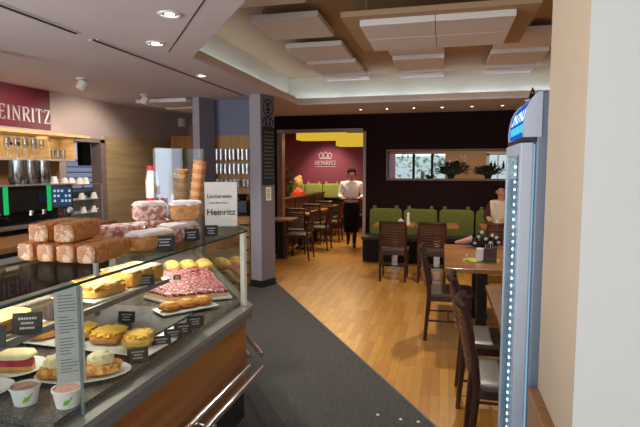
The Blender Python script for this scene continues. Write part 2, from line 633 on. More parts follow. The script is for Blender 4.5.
# left wall with a door opening, kitchen behind it
mb = MB()
mb.b2((XL - .12, 1.0, 0), (XL, 5.87, ZC)).b2((XL - .12, -2.6, 0), (XL, -2.2, ZC)).b2((XL - .12, -2.2, 0), (XL, 1.0, .55)).b2((XL - .12, -2.2, 2.55), (XL, 1.0, ZC))  # near opening added for more light from the left
mb.b2((XL - .12, 6.62, 0), (XL, 10.5, ZC))
mb.b2((XL - .12, 5.87, 2.06), (XL, 6.62, ZC))
struct(mb.build('wall_left', M_wallL))
mb = MB().b2((XL - .14, 6.56, 0), (XL + .03, 6.66, 2.10)).b2((XL - .14, 5.80, 2.05), (XL + .03, 6.66, 2.11))
struct(mb.build('door_1', mat('mauve_door_frame', (138, 120, 116), 0.6)))
mb = MB().b2((-7.6, 5.0, 0), (-7.5, 10.4, 1.25)).b2((-7.6, 5.0, 2.3), (-7.5, 10.4, ZC)).b2((-7.6, 5.0, 1.25), (-7.5, 8.1, 2.3)).b2((-7.6, 9.7, 1.25), (-7.5, 10.4, 2.3))
mb.b2((-7.6, 4.9, 0), (XL - .12, 5.0, ZC)).b2((-7.6, 10.4, 0), (XL - .12, 10.5, ZC)).b2((-7.6, 4.9, ZC), (XL - .12, 10.5, ZC + .05))
struct(mb.build('wall_kitchen', mat('grey_green_kitchen_paint', (120, 128, 112), 0.7)))
# pale wood cladding on the left wall
w = MB().b2((XL, 6.70, 0.006), (XL + .025, YB, 2.165))
struct(w.build('trim_4', M_oakY))

# back wall with the doorway and the long opening
mb = MB()
T = 0.16
struct(MB().b2((XL, YB, 0), (-3.6, YB + .16, ZC)).build('wall_back_left', M_wallL))
mb.b2((-3.6, YB, 0), (-3.14, YB + T, ZC))
mb.b2((-3.14, YB, 2.385), (-1.44, YB + T, ZC))
mb.b2((-1.44, YB, 0), (-1.01, YB + T, ZC))
mb.b2((-1.01, YB, 0), (1.30, YB + T, 1.49))
mb.b2((-1.01, YB, 1.99), (1.30, YB + T, ZC))
mb.b2((1.30, YB, 0), (4.1, YB + T, ZC))
struct(mb.build('wall_back', M_wine))
mb = MB()
fr = mat('grey_white_door_frame', (150, 140, 138), 0.5)
mb.b2((-1.475, YB - .02, 0), (-1.42, YB + T + .01, 2.42)).b2((-3.16, YB - .02, 2.365), (-1.42, YB + T + .01, 2.42))
struct(mb.build('door_2', fr))
mb = MB().b2((-3.16, YB - .02, 0), (-3.06, YB + T + .01, 2.365))
struct(mb.build('door_2_jamb', M_brown))
fb = mat('taupe_opening_frame', (112, 96, 86), 0.6)
mb = MB()
mb.b2((-1.04, YB - .015, 1.99), (1.33, YB + T, 2.02)).b2((-1.04, YB - .015, 1.455), (1.33, YB + T, 1.49))
mb.b2((-1.04, YB - .015, 1.49), (-1.01, YB + T, 1.99)).b2((1.30, YB - .015, 1.49), (1.33, YB + T, 1.99))
struct(mb.build('window_1', fb))
# rear dining room behind the doorway
mb = MB().b2((-5.2, 14.5, 0), (-1.40, 14.6, 2.8)).b2((-5.3, 9.4, 0), (-5.2, 14.6, 2.8)).b2((-1.42, YB + T, 0), (-1.37, 14.6, 2.8))
struct(mb.build('wall_rear_room', M_wine2))
struct(MB().b2((-5.3, YB + T, 2.72), (4.2, 14.6, 2.8)).build('ceiling_rear', M_cream))
# room behind the long opening, daylit through its own windows
mb = MB()
mb.b2((-1.37, 13.0, 0), (4.1, 13.1, .9)).b2((-1.37, 13.0, 2.05), (4.1, 13.1, 2.72))
mb.b2((.02, 13.0, .9), (1.05, 13.1, 2.05)).b2((1.52, 13.0, .9), (4.1, 13.1, 2.05))
struct(mb.build('wall_garden_side', mat('warm_plaster', (186, 150, 112), 0.7)))
mb = MB()
for x in (-.76, -.30):
    mb.b2((x - .03, 12.99, .9), (x + .03, 13.08, 2.05))
struct(mb.build('window_2', M_blackm))
mb = MB()
wf = M_white
mb.b2((1.0, 12.96, .9), (1.07, 13.04, 2.05)).b2((1.48, 12.96, .9), (1.55, 13.04, 2.05)).b2((1.0, 12.96, 2.0), (1.55, 13.04, 2.08)).b2((1.07, 12.96, 1.62), (1.48, 13.0, 1.66)).b2((1.26, 12.98, .9), (1.29, 13.02, 2.05))
struct(mb.build('window_3', wf))
# right wall and shop front, both out of the frame
struct(MB().b2((4.0, -2.6, 0), (4.1, 13.1, 2.9)).build('wall_right', M_white))
mb = MB().b2((-5.2, -2.6, 0), (4.1, -2.5, .35)).b2((-5.2, -2.6, 2.55), (4.1, -2.5, ZC + .1)).b2((-5.2, -2.6, .35), (-3.6, -2.5, 2.55)).b2((3.8, -2.6, .35), (4.1, -2.5, 2.55))
struct(mb.build('wall_front', M_white))
mb = MB()
for x in (-3.6, -1.64, .32, 2.3, 3.8):
    mb.b2((x - .04, -2.6, .35), (x + .04, -2.5, 2.55))
struct(mb.build('window_4', M_blackm))

# pillar at the right with wood wainscot
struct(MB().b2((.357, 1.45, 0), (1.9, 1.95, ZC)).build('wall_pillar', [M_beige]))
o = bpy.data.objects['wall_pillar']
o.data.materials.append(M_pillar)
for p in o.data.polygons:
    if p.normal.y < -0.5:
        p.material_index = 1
struct(MB().b2((.322, 1.40, .006), (.357, 1.95, .84), bev=.004).build('trim_5', grain('wainscot_oak', (150, 106, 66), (176, 128, 84), .45, 'Z', 6)))

# two grey columns, turned a little, and the glass alcove between them
u = Vector((-.93, .36))
v = Vector((.34, .94))
def column(name, K, lu, lv, mats):
    K = Vector(K)
    P = [K, K + v * lv, K + v * lv + u * lu, K + u * lu]
    o = MB().prism([(p.x, p.y) for p in P], 0.0, ZC).build(name, mats)
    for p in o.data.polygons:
        p.material_index = 1 if p.normal.x > .5 else 0  # right-hand sides get the darker grey
    return struct(o)
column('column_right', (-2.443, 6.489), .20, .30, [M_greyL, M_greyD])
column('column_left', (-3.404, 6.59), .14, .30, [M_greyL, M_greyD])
struct(MB().prism([(-2.425, 6.475), (-2.33, 6.76), (-2.53, 6.85), (-2.64, 6.55)], .006, .10).build('baseboard_column', M_blackm))
mb = MB().b2((-3.45, 6.98, 2.16), (-2.55, 7.02, ZC))
struct(mb.build('wall_alcove', M_slate))

# greenery outside the far windows
t = thing('garden_tree', 'pale green tree outside the far windows of the long opening', 'tree', (-.75, 17.2, 0))
MB().tube((0, 0, -.1), (.05, 0, 1.6), .09, .06, n=8).build('trunk', M_brown, t)
mb = MB()
random.seed(2)
for i in range(170):
    p = Vector((random.gauss(0, .7), random.gauss(0, .3), random.gauss(1.9, .35)))
    mb.leaf(p, (random.uniform(-1, 1), random.uniform(-1, 1), random.uniform(-.3, .8)), .22, .07)
mb.build('foliage', mat('fresh_green_leaves', (150, 190, 150), .7, var=.3, scale=3), t)
struct(MB().b2((-6, 14.7, -.12), (8, 22, -.02)).build('ground', mat('pale_paving', (190, 196, 196), .8)))
struct(MB().b2((-6, 21, -.1), (8, 21.3, 2.2)).build('wall_garden', mat('pale_garden_wall', (206, 216, 214), .8)))


# ================================================================ CEILING FITTINGS
# acoustic panels hanging from the tray ceiling
pcols = [(-1.455, .65, [3.85, 4.83, 5.90, 6.80, 7.53]), (-.345, .63, [5.85, 6.80, 7.53]), (.83, .64, [5.82, 6.73, 7.50])]
zp = 3.02
cn = ['left', 'middle', 'right']
nth = {0: ['nearest', 'second', 'third', 'fourth', 'farthest'], 1: ['nearest', 'second', 'farthest'], 2: ['nearest', 'second', 'farthest']}
for ci, (x, w, ys) in enumerate(pcols):
    for i, y in enumerate(ys):
        dl = .42 if y > 7.4 else .70
        if ci == 0 and i == 0:
            y, dl = 3.80, .60
        t = thing('acoustic_panel', f'{nth[ci][i]} flat grey acoustic panel in the {cn[ci]} row under the tray ceiling', 'ceiling panel', (x, y, zp), 0, 'acoustic panels in rows under the tray ceiling')
        MB().b2((-w / 2, -dl / 2, 0), (w / 2, dl / 2, .055), bev=.004).build('panel', M_panel, t)
        for sx in (-1, 1):
            for sy in (-1, 1):
                MB().tube((sx * w * .35, sy * dl * .35, .05), (sx * w * .35, sy * dl * .35, 3.14 - zp), .008, n=6).build('spacer', M_steel, t)
t = thing('suspended_panel_frame', 'large tan suspended ceiling board carrying four grey acoustic panels', 'ceiling panel', (-.09, 4.55, 2.86))
MB().b2((-.74, -.52, .0), (.76, .66, .045), bev=.004).build('board', M_tan, t)
for sx in (-.55, .55):
    for sy in (-.4, .5):
        MB().tube((sx, sy, .04), (sx, sy, .28), .012, n=6).build('hanger', M_steel, t)
for ix in (0, 1):
    for iy in (0, 1):
        MB().b2((-.60 + ix * .60, -.42 + iy * .45, -.05), (-.004 + ix * .60, .022 + iy * .45, 0), bev=.004).build('panel', M_panel, t)

# recessed downlights
def downlight(x, y, z, r, label, en, cat='downlight', col=(1, .9, .78)):
    t = thing('downlight', label, cat, (x, y, z))
    MB().lathe([(r, .0), (r, -.008), (r * .78, -.010), (r * .72, .0)], n=24).build('rim', M_white, t, True)
    MB().lathe([(0, -.003), (r * .70, -.003)], n=24).build('reflector', M_steel, t)
    MB().ball((0, 0, -.004), (r * .42, r * .42, .008), 16).build('lens', M_spot, t, True)
    light('SPOT', 'downlight_beam', (x, y, z - .03), en, col, spot_size=R(105), spot_blend=.6, shadow_soft_size=.04)
    return t
downlight(-1.79, 3.08, ZC, .075, 'large round recessed downlight nearest the top edge of the low ceiling', 90)
downlight(-2.31, 3.74, ZC, .075, 'large round recessed downlight next to the ceiling joint line', 90)
downlight(-2.60, 5.11, ZC, .06, 'smaller round downlight beside the dark air slot by the tray corner', 80)
bl = ['first', 'second', 'third', 'fourth', 'fifth', 'sixth']
for i, x in enumerate((-1.413, -.96, -.513, -.057, .416, .89)):
    t = thing('small_downlight', f'small round spot, {bl[i]} from the doorway side in the row along the dark back wall', 'downlight', (x, 8.60, ZC), 0, 'small spots along the dark back wall')
    MB().lathe([(.035, 0), (.035, -.006), (.026, -.007), (.024, 0)], n=16).build('rim', M_white, t, True)
    MB().ball((0, 0, -.003), (.018, .018, .006), 12).build('lens', M_spots, t, True)
    light('SPOT', 'small_beam', (x, 8.60, ZC - .03), 14, (1, .82, .6), spot_size=R(70), spot_blend=.6, shadow_soft_size=.03)
t = thing('square_downlight', 'small square black downlight set in the tan tray ceiling', 'downlight', (.225, 6.3, 3.14))
MB().b2((-.09, -.05, -.008), (.09, .05, 0)).build('frame', M_blackm, t)
MB().ball((-.0, 0, -.010), (.035, .035, .012), 12).build('lens', M_spot, t, True)
light('SPOT', 'tray_beam', (.225, 6.3, 3.08), 200, (1, .88, .72), spot_size=R(160), spot_blend=.7, shadow_soft_size=.05)

# white cylinder spotlights over the counter
for (x, y, rz, lb) in ((-4.0, 4.95, .5, 'white cylinder spotlight on the low ceiling before the maroon sign'),
                       (-4.03, 6.22, .3, 'white cylinder spotlight on the low ceiling nearest the left grey column'),
                       (-3.80, 3.62, .5, 'white cylinder spotlight at the picture edge above the maroon sign')):
    t = thing('cylinder_spotlight', lb, 'spotlight', (x, y, ZC), rz)
    MB().lathe([(0, 0), (.06, 0), (.06, -.012), (0, -.012)], n=18).build('base', M_white, t, True)
    MB().tube((0, 0, -.01), (0, 0, -.035), .012).build('bracket', M_white, t)
    mb = MB()
    rot = Matrix.Rotation(R(28), 4, 'Y')
    mb.lathe([(0, .05), (.045, .05), (.052, .04), (.052, -.05), (.044, -.055), (.040, -.03), (0, -.03)], n=20)
    bmesh.ops.transform(mb.bm, matrix=Matrix.Translation((.0, 0, -.075)) @ rot, verts=mb.bm.verts)
    mb.build('housing', M_white, t, True)
    light('SPOT', 'cylinder_beam', (x, y, ZC - .16), 55, (1, .88, .78), (R(0), R(42), 0), spot_size=R(125), spot_blend=.6, shadow_soft_size=.05)
for i, (y0, x0, x1) in enumerate(((6.50, -4.36, -3.56), (7.25, -4.32, -3.66))):
    t = MB().b2((x0, y0, ZC - .07), (x1, y0 + .55, ZC - .015), bev=.005).build('ceiling_panel', M_panel)
    tag(t, ['nearer white ceiling panel above the pale wood wall', 'farther white ceiling panel above the pale wood wall'][i], 'ceiling panel', 'white panels above the pale wood wall')
    MB().b2((x0 + .1, y0 + .1, ZC - .016), (x1 - .1, y0 + .45, ZC), 0).build('mount', M_steel, t)

# ================================================================ LETTERING
def stroke_letter(mb, ch, o, ux, uz, nrm, h, t):
    """one serif capital drawn with raised bars; o = lower left, ux along, uz up"""
    W_ = {'H': .72, 'E': .56, 'I': .26, 'N': .74, 'R': .64, 'T': .62, 'Z': .60}[ch] * h
    thk, thn, sr = .15 * h, .075 * h, .05 * h
    def bar(x0, z0, x1, z1, w):
        a = o + ux * x0 + uz * z0
        b = o + ux * x1 + uz * z1
        d = (b - a).normalized()
        s = d.cross(nrm).normalized() * (w / 2)
        lo = [a - s, a + s, b + s, b - s]
        vl = [mb.bm.verts.new(p) for p in lo]
        vh = [mb.bm.verts.new(p + nrm * t) for p in lo]
        mb.bm.faces.new(vl[::-1])
        mb.bm.faces.new(vh)
        for i in range(4):
            j = (i + 1) % 4
            mb.bm.faces.new((vl[i], vl[j], vh[j], vh[i]))
    def serif(x, z, w=.24 * h):
        bar(x - w / 2, z, x + w / 2, z, sr)
    T_, q = thk / 2, .12 * h
    if ch == 'H':
        bar(q, 0, q, h, thk); bar(W_ - q, 0, W_ - q, h, thk); bar(q, h / 2, W_ - q, h / 2, thn)
        for x in (q, W_ - q):
            serif(x, sr / 2); serif(x, h - sr / 2)
    elif ch == 'E':
        bar(q, 0, q, h, thk); bar(q, thn / 2, W_, thn / 2, thn); bar(q, h - thn / 2, W_ * .95, h - thn / 2, thn); bar(q, h * .52, W_ * .8, h * .52, thn)
        bar(W_ - thn / 2, 0, W_ - thn / 2, .22 * h, thn); bar(W_ * .92, .8 * h, W_ * .92, h, thn)
        serif(q, sr / 2); serif(q, h - sr / 2)
    elif ch == 'I':
        bar(W_ / 2, 0, W_ / 2, h, thk); serif(W_ / 2, sr / 2); serif(W_ / 2, h - sr / 2)
    elif ch == 'N':
        bar(q, 0, q, h, thn); bar(W_ - q, 0, W_ - q, h, thn); bar(q, h * .97, W_ - q, h * .03, thk)
        serif(q, sr / 2); serif(q, h - sr / 2, .2 * h); serif(W_ - q, h - sr / 2)
    elif ch == 'R':
        bar(q, 0, q, h, thk); serif(q, sr / 2); serif(q, h - sr / 2)
        pts = [(q, h - thn / 2), (W_ * .6, h - thn / 2), (W_ * .82, h * .88), (W_ * .84, h * .68), (W_ * .6, h * .52), (q, h * .52)]
        for a, b in zip(pts, pts[1:]):
            bar(a[0], a[1], b[0], b[1], thn if abs(a[1] - b[1]) < .1 * h else thk * .8)
        bar(W_ * .45, h * .52, W_ * .92, 0.02 * h, thk * .9); serif(W_ * .94, sr / 2, .16 * h)
    elif ch == 'T':
        bar(W_ / 2, 0, W_ / 2, h, thk); bar(0, h - thn / 2, W_, h - thn / 2, thn); serif(W_ / 2, sr / 2)
        bar(thn / 2, .78 * h, thn / 2, h, thn); bar(W_ - thn / 2, .78 * h, W_ - thn / 2, h, thn)
    elif ch == 'Z':
        bar(0, h - thn / 2, W_, h - thn / 2, thn); bar(0, thn / 2, W_, thn / 2, thn); bar(.07 * h, .05 * h, W_ - .07 * h, h * .95, thk)
        bar(thn / 2, .8 * h, thn / 2, h, thn); bar(W_ - thn / 2, 0, W_ - thn / 2, .22 * h, thn)
    return W_

def word(mb, text, o, ux, uz, nrm, h, t=.004, gap=.12):
    o = Vector(o); ux = Vector(ux).normalized(); uz = Vector(uz).normalized(); nrm = Vector(nrm).normalized()
    p = 0
    for ch in text:
        p += stroke_letter(mb, ch, o + ux * p, ux, uz, nrm, h, t) + gap * h
    return p

def word_width(text, h, gap=.12):
    return sum({'H': .72, 'E': .56, 'I': .26, 'N': .74, 'R': .64, 'T': .62, 'Z': .60}[c] * h + gap * h for c in text) - gap * h

def type_text(name, body, size, loc, rot, m, parent=None, ext=.0008, align='LEFT'):
    cu = bpy.data.curves.new(name, 'FONT')
    cu.body = body
    cu.size = size
    cu.extrude = ext
    cu.offset = size * .018
    cu.align_x = align
    ob = bpy.data.objects.new(name, cu)
    COL.objects.link(ob)
    dg = bpy.context.evaluated_depsgraph_get()
    me = bpy.data.meshes.new_from_object(ob.evaluated_get(dg))
    bpy.data.objects.remove(ob)
    me.materials.clear()
    me.materials.append(m)
    o = bpy.data.objects.new(name, me)
    COL.objects.link(o)
    o.location = loc
    o.rotation_euler = rot
    if parent:
        o.parent = parent
    return o

# maroon sign over the bar shelf
t = thing('shop_sign', 'maroon sign board with silver capital letters HEINRITZ above the bar shelf', 'sign', (XL, 5.10, 2.17))
MB().b2((0, -1.1, 0), (.02, .505, .50), bev=.003).build('board', M_sign, t)
mb = MB()
hh = .178
wd = word_width('HEINRITZ', hh, .13)
word(mb, 'HEINRITZ', (.02, .490 - wd, .075), (0, 1, 0), (0, 0, 1), (1, 0, 0), hh, .008, .13)
mb.build('lettering', M_silver, t)

# ================================================================ BAR WALL ON THE LEFT
t = thing('bar_shelf', 'open light oak wall shelf with a wide top board holding glasses', 'shelf', (XL, 5.1, 1.76))
MB().b2((0, -1.6, .31), (.36, .82, .345), bev=.003).build('top_board', M_oak, t)
MB().b2((0, -1.6, 0), (.25, .66, .022), bev=.003).build('bottom_board', mat('grey_shelf_board', (160, 148, 136), .5), t)
MB().b2((.0, -1.6, .022), (.012, .66, .31)).build('back_panel', M_oak, t)
for y in (-.55, .195, .645):
    MB().b2((.012, y, .022), (.25, y + .018, .31)).build('divider', M_oak, t)
MB().b2((.012, -1.6, -.30), (.02, .62, 0)).build('splash_panel', M_brown, t)
light('AREA', 'shelf_light', (XL + .15, 5.0, 2.065), 2.6, (1, .82, .6), (0, 0, 0), shape='RECTANGLE', size=.16, size_y=1.4)

def goblet(h, r, medal=False):
    t = thing('wine_glass', '', 'glass')
    s = h
    MB().lathe([(0, .0), (r * .85, .0), (r * .8, .004), (.005, .008), (.004, h * .42), (r * .5, h * .48), (r, h * .66), (r * .8, h), (r * .78, h), (r * .95, h * .66), (r * .45, h * .5), (0, h * .47)], n=14).build('bowl_and_stem', M_glassware, t, True)
    if medal:
        MB().lathe([(0, -.001), (r * .62, -.001), (r * .62, .001), (0, .001)], n=14).build('medallion', M_black, t)
        c = t.children[1]
        c.rotation_euler = (0, R(90), 0)
        c.location = (r * 1.0 + .002, 0, h * .68)
    return t
g0 = goblet(.25, .034)
g1 = goblet(.25, .034, True)
glab = 'tall stemmed glass on the oak bar shelf'
first = [True, True]
ords = ['first', 'second', 'third', 'fourth', 'fifth', 'sixth', 'seventh', 'eighth', 'ninth']
for i in range(9):
    y = 5.245 - i * .064
    fi = 1 if i in (6, 7) else 0
    src = (g0, g1)[fi]
    lab = ords[i] + ' tall stemmed glass left of the shelf divider' + (', with a dark medallion' if fi else '')
    loc = (XL + (.15 if i % 2 else .19), y, 1.7835)
    if first[fi]:
        first[fi] = False
        src.location = loc; src['label'] = lab; src['group'] = 'stemmed glasses on the bar shelf'
    else:
        dup(src, loc, 0, lab, 'stemmed glasses on the bar shelf')
def tumbler(h, r, m=None):
    t = thing('tumbler', '', 'glass')
    MB().lathe([(0, 0), (r * .8, 0), (r, h), (r * .94, h), (r * .74, .008), (0, .008)], n=12).build('glass_wall', m or M_glassware, t, True)
    return t
tm = tumbler(.12, .032)
ft = True
for i, y in enumerate((5.37, 5.46, 5.55, 5.64)):
    lab = 'small tumbler on the oak bar shelf, ' + ['just right of the divider', 'second from the divider', 'third from the divider', 'nearest the shelf end'][i]
    for a in (0,):
        if ft:
            o = tm; ft = False
            o.location = (XL + .16, y, 1.7835); o['label'] = lab; o['group'] = 'small tumblers on the bar shelf'
        else:
            dup(tm, (XL + .16, y, 1.7835), 0, lab, 'small tumblers on the bar shelf')
tag(MB().b2((XL + .02, 5.335, 1.97), (XL + .06, 5.43, 2.068)).build('dark_box', M_brown), 'small brown box fixed under the shelf top by the divider', 'box')

# rear work counter
t = thing('back_counter', 'long rear work counter with a wooden worktop and dark front', 'counter', (-4.42, 4.3, 0))
MB().prism([(-.60, -1.9), (.62, -1.9), (.62, .62), (.0, .72), (.0, 1.75), (-.60, 1.75)], .90, .95).build('worktop', M_brown, t)
MB().prism([(-.60, -1.9), (.56, -1.9), (.56, .58), (-.05, .68), (-.05, 1.75), (-.60, 1.75)], .006, .90).build('carcass', M_blackm, t)
# espresso machine
t = thing('espresso_machine', 'wide black espresso machine with two green lit side bars', 'coffee machine', (-4.62, 4.66, .95))
MB().b2((-.26, -.62, .06), (.20, .56, .10), bev=.005).build('drip_tray', M_steel, t)
MB().b2((-.26, -.62, .25), (.20, .56, .52), bev=.012).build('body', M_black, t)
MB().b2((-.26, -.60, .10), (.0, .54, .25)).build('back_panel', M_blackm, t)
MB().b2((-.28, -.64, .52), (.22, .60, .535), bev=.004).build('cup_tray', M_steel, t)
for y in (-.41, .18):
    MB().b2((.20, y - .028, .23), (.212, y + .028, .53), bev=.003).build('light_bar', M_greenbar, t)
for y in (-.42, .02, .20):
    g = MB().lathe([(0, 0), (.035, 0), (.035, .06), (0, .06)], n=14).build('brew_group', M_chrome, t, True, (.10, y, .19))
    MB().tube((.03, 0, .02), (.15, 0, -.01), .012, n=8).build('handle', M_black, g)
for sy in (-.55, .5):
    for sx in (-.2, .14):
        MB().tube((sx, sy, 0), (sx, sy, .06), .02, n=8).build('foot', M_steel, t)
MB().b2((.205, .02, .33), (.210, .14, .42)).build('display', mat('dim_blue_display', (26, 30, 60), .2), t)
# bean hoppers standing on the machine
def hopper(label, y, fill, w):
    t = thing('bean_hopper', label, 'bean hopper', (-4.62, y, 1.485), 0, 'clear bean hoppers on the espresso machine')
    MB().lathe([(w * .8, 0), (w * .92, .03), (w, .06), (w, .26), (w * .96, .26), (w * .96, .06), (w * .86, .03), (w * .7, 0)], n=18).build('clear_jar', M_glassware, t, True)
    MB().lathe([(0, .005), (w * .78, .008), (w * .92, .04), (w * .92, fill), (w * .5, fill + .02), (0, fill + .03)], n=14).build('beans', M_bean, t, True)
    MB().lathe([(0, .26), (w * 1.03, .26), (w * 1.03, .275), (0, .28)], n=18).build('lid', M_glassware, t, True)
    return t
hopper('clear hopper nearly full of dark beans at the picture edge', 4.23, .20, .10)
hopper('clear hopper with a low heap of beans, middle of the espresso machine', 4.62, .07, .10)
hopper('half full bean hopper left of the one nearest the cups', 4.80, .05, .075)
hopper('clear hopper of dark beans nearest the white cups', 4.99, .16, .085)

# touch screen till
t = thing('touch_screen', 'tilted black touch screen till with small lit icons', 'till', (-4.00, 4.60, .95), R(40))
MB().b2((-.12, -.09, 0), (.12, .11, .03), bev=.005).build('base', M_black, t)
MB().tube((0, .03, .03), (.0, .08, .33), .022, n=10).build('stand', M_black, t)
sc = MB().box((0, 0, 0), (.21, .022, .25), bev=.006).build('screen_case', M_black, t, loc=(-.02, .03, .41))
sc.rotation_euler = (R(-14), 0, 0)
MB().box((0, -.0125, .0), (.185, .002, .20)).build('display', M_screen, sc)
for r_ in range(3):
    for q in range(5):
        if (r_ + q) % 4 != 3:
            MB().box((-.072 + q * .036, -.0145, .06 - r_ * .055), (.022, .002, .026)).build('icon', M_icon, sc)
t = thing('scanner_arm', 'black angled handset arm in front of the touch screen', 'scanner', (-3.90, 4.34, .95))
MB().lathe([(0, 0), (.06, 0), (.05, .02), (0, .025)], n=14).build('base', M_black, t, True)
MB().tube((0, 0, .01), (.05, .14, .24), .022, .028, n=10).build('arm', M_black, t)
MB().ball((.055, .155, .265), (.04, .04, .045), 12).build('head', M_steel, t, True)

# steel cup rack by the door opening with white cups
t = thing('cup_rack', 'steel wire rack with three shelves by the kitchen doorway', 'rack', (-4.72, 5.69, .951))
for z in (.12, .30, .50):
    mb = MB().b2((-.16, -.38, z), (.16, .28, z + .012))
    mb.build('shelf', M_steel, t)
for sx in (-.15, .15):
    for sy in (-.37, .27):
        MB().tube((sx, sy, 0), (sx, sy, .51), .009, n=8).build('post', M_steel, t)
cup = thing('coffee_cup', 'white cup', 'cup')
MB().lathe([(0, .085), (.028, .083), (.050, .0), (.046, .0), (.026, .077), (0, .079)], n=14).build('cup_body', M_cup, cup, True)
MB().tube((.044, 0, .03), (.068, 0, .045), .006, n=6).build('handle', M_cup, cup)
cup.location = (-4.66, 5.38, 1.4635)
cup['label'] = 'upturned white cup at the near end of the rack top'
cup['group'] = 'white cups around the steel rack'
cs = [(-4.66, 5.50, 1.4635, 'upturned white cup second along the top of the rack'), (-4.66, 5.76, 1.4635, 'upturned white cup at the far end of the rack top'),
      (-4.64, 5.63, 1.4635, 'upturned white cup third along the top of the rack'),
      (-4.62, 5.62, 1.2635, 'white cup on the upper inner shelf of the rack, left'), (-4.62, 5.86, 1.2635, 'white cup on the upper inner shelf of the rack, right'),
      (-4.62, 5.64, 1.0835, 'white cup on the lowest shelf of the rack, left'), (-4.62, 5.84, 1.0835, 'white cup on the lowest shelf of the rack, right')]
for (x, y, z, lb) in cs:
    dup(cup, (x, y, z), random.uniform(0, 3), lb)
for (y, lb) in ((5.16, 'upturned white cup on the espresso machine end'),):
    dup(cup, (-4.62, y, 1.485), 0, lb)
# kitchen seen through the doorway
t = thing('kitchen_window', 'lilac lit window with a tiled lower half seen through the kitchen doorway', 'window', (-7.3, 9.2, 0))
MB().b2((-.02, -1.1, 1.86), (.0, .5, 2.20)).build('upper_pane', M_lilac, t)
mb = MB()
for i in range(12):
    for j in range(5):
        mb.b2((-.02, -1.1 + i * .13, 1.28 + j * .11), (.0, -1.1 + i * .13 + .105, 1.28 + j * .11 + .085))
mb.build('glass_block', emit('lit_glass_block', (150, 160, 190), .7), t)
MB().b2((-.03, -1.2, 1.2), (-.02, .6, 2.3)).build('frame', M_fridgeD, t)
t = thing('kitchen_curtain', 'grey green curtain hanging just inside the kitchen doorway', 'curtain', (-6.2, 7.30, 0))
mb = MB()
for i in range(4):
    mb.tube((0, -.30 + i * .055, .9), (0, -.30 + i * .055, 2.5), .034, n=8)
mb.build('cloth', mat('grey_green_cloth', (150, 164, 140), .8), t, True)
MB().tube((0, -.5, 2.5), (0, .9, 2.5), .012, n=8).build('curtain_rail', M_steel, t)
t = MB().b2((-6.05, 7.30, 1.72), (-5.95, 7.52, ZC - .005), bev=.005).build('dark_cabinet', M_blackm)
tag(t, 'narrow dark hanging cabinet inside the kitchen doorway', 'cabinet')
light('AREA', 'kitchen_light', (-6.4, 8.2, 2.6), 26, (.9, .95, 1), (0, 0, 0), shape='RECTANGLE', size=.8, size_y=1.2)

# tall oak cabinet far left of the column
t = thing('tall_cabinet', 'tall yellow oak cabinet standing behind the left grey column', 'cabinet', (-4.25, 8.1, 0.006))
MB().b2((-.50, 0, 0), (.62, .5, 2.24), bev=.004).build('body', M_cabwood, t)
d = MB().b2((-.48, -.02, .05), (.05, 0, 2.2), bev=.003).build('door', M_cabwood, t)
MB().b2((-.02, -.05, 1.55), (.0, -.02, 2.0), bev=.003).build('handle', M_black, d)
d = MB().b2((.06, -.02, .05), (.6, 0, 2.2), bev=.003).build('door', M_cabwood, t)
MB().b2((.1, -.05, 1.55), (.12, -.02, 2.0), bev=.003).build('handle', M_black, d)
t = thing('wall_loudspeaker', 'small grey wall box high on the wall above the pale wood cladding', 'loudspeaker', (XL + .051, 8.95, 2.49))
MB().b2((-.06, -.05, 0), (.06, .05, .16), bev=.01).build('case', M_panel, t)
MB().b2((.05, -.04, .03), (.056, .04, .13)).build('grille', M_fridgeD, t)

# ---------------------------------------------------------------- glass shelving in the alcove
t = thing('alcove_cabinet', 'oak backed alcove with glass shelves between the two grey columns', 'cabinet', (-3.03, 6.90, 0.006))
MB().b2((-.42, .06, 0), (.46, .08, 2.155)).build('back_panel', M_cabwood, t)
MB().b2((-.36, -.22, 0), (.34, .06, .98), bev=.004).build('base_unit', M_cabwood, t)
MB().b2((-.36, -.25, .98), (.36, .06, 1.01), bev=.003).build('counter_slab', M_blackm, t)
for z in (1.39, 1.58, 1.785):
    MB().b2((-.36, -.12, z - .006), (.36, .06, z)).build('glass_shelf', M_gl, t)
for i, z in enumerate((.2, .38, .56, .74, .92)):
    for x0, x1 in ((-.35, -.02), (.02, .33)):
        dr = MB().b2((x0, -.235, z - .165), (x1, -.22, z - .005), bev=.003).build('drawer', M_cabwood, t)
        MB().b2(((x0 + x1) / 2 + .02, -.262, z - .075), ((x0 + x1) / 2 + .15, -.235, z - .05), bev=.003).build('handle', M_black, dr)
for r_, z in enumerate((1.39, 1.58, 1.785)):
    rowname = ['lowest', 'middle', 'top'][r_]
    sp = tumbler([.11, .15, .16][r_], [.033, .03, .03][r_])
    for i in range(10):
        lab = f'clear glass standing on the {rowname} glass shelf of the alcove between the columns'
        x = -3.03 - .315 + i * .068 + random.uniform(-.008, .008)
        if i == 0:
            sp.location = (x, 6.88, z + .0075); sp['label'] = lab; sp['group'] = f'glasses on the {rowname} alcove shelf'
        else:
            dup(sp, (x, 6.88, z + .0075), 0, lab, f'glasses on the {rowname} alcove shelf')
t = thing('coffee_grinder', 'black grinder standing on the dark slab in the alcove', 'grinder', (-2.83, 6.76, 1.018))
MB().b2((-.10, -.08, 0), (.10, .09, .20), bev=.02).build('body', M_black, t)
MB().lathe([(.05, .20), (.08, .28), (.075, .28), (0, .22)], n=14).build('hopper', M_black, t, True)
t = thing('blue_jug', 'blue plastic jug behind the paper sign on the counter', 'jug', (-3.02, 6.74, 1.018))
MB().lathe([(0, 0), (.05, 0), (.06, .20), (.055, .21), (.05, .02), (0, .02)], n=14).build('body', M_blue, t, True)
MB().tube((.058, 0, .16), (.09, 0, .10), .008, n=6).build('handle', M_blue, t)
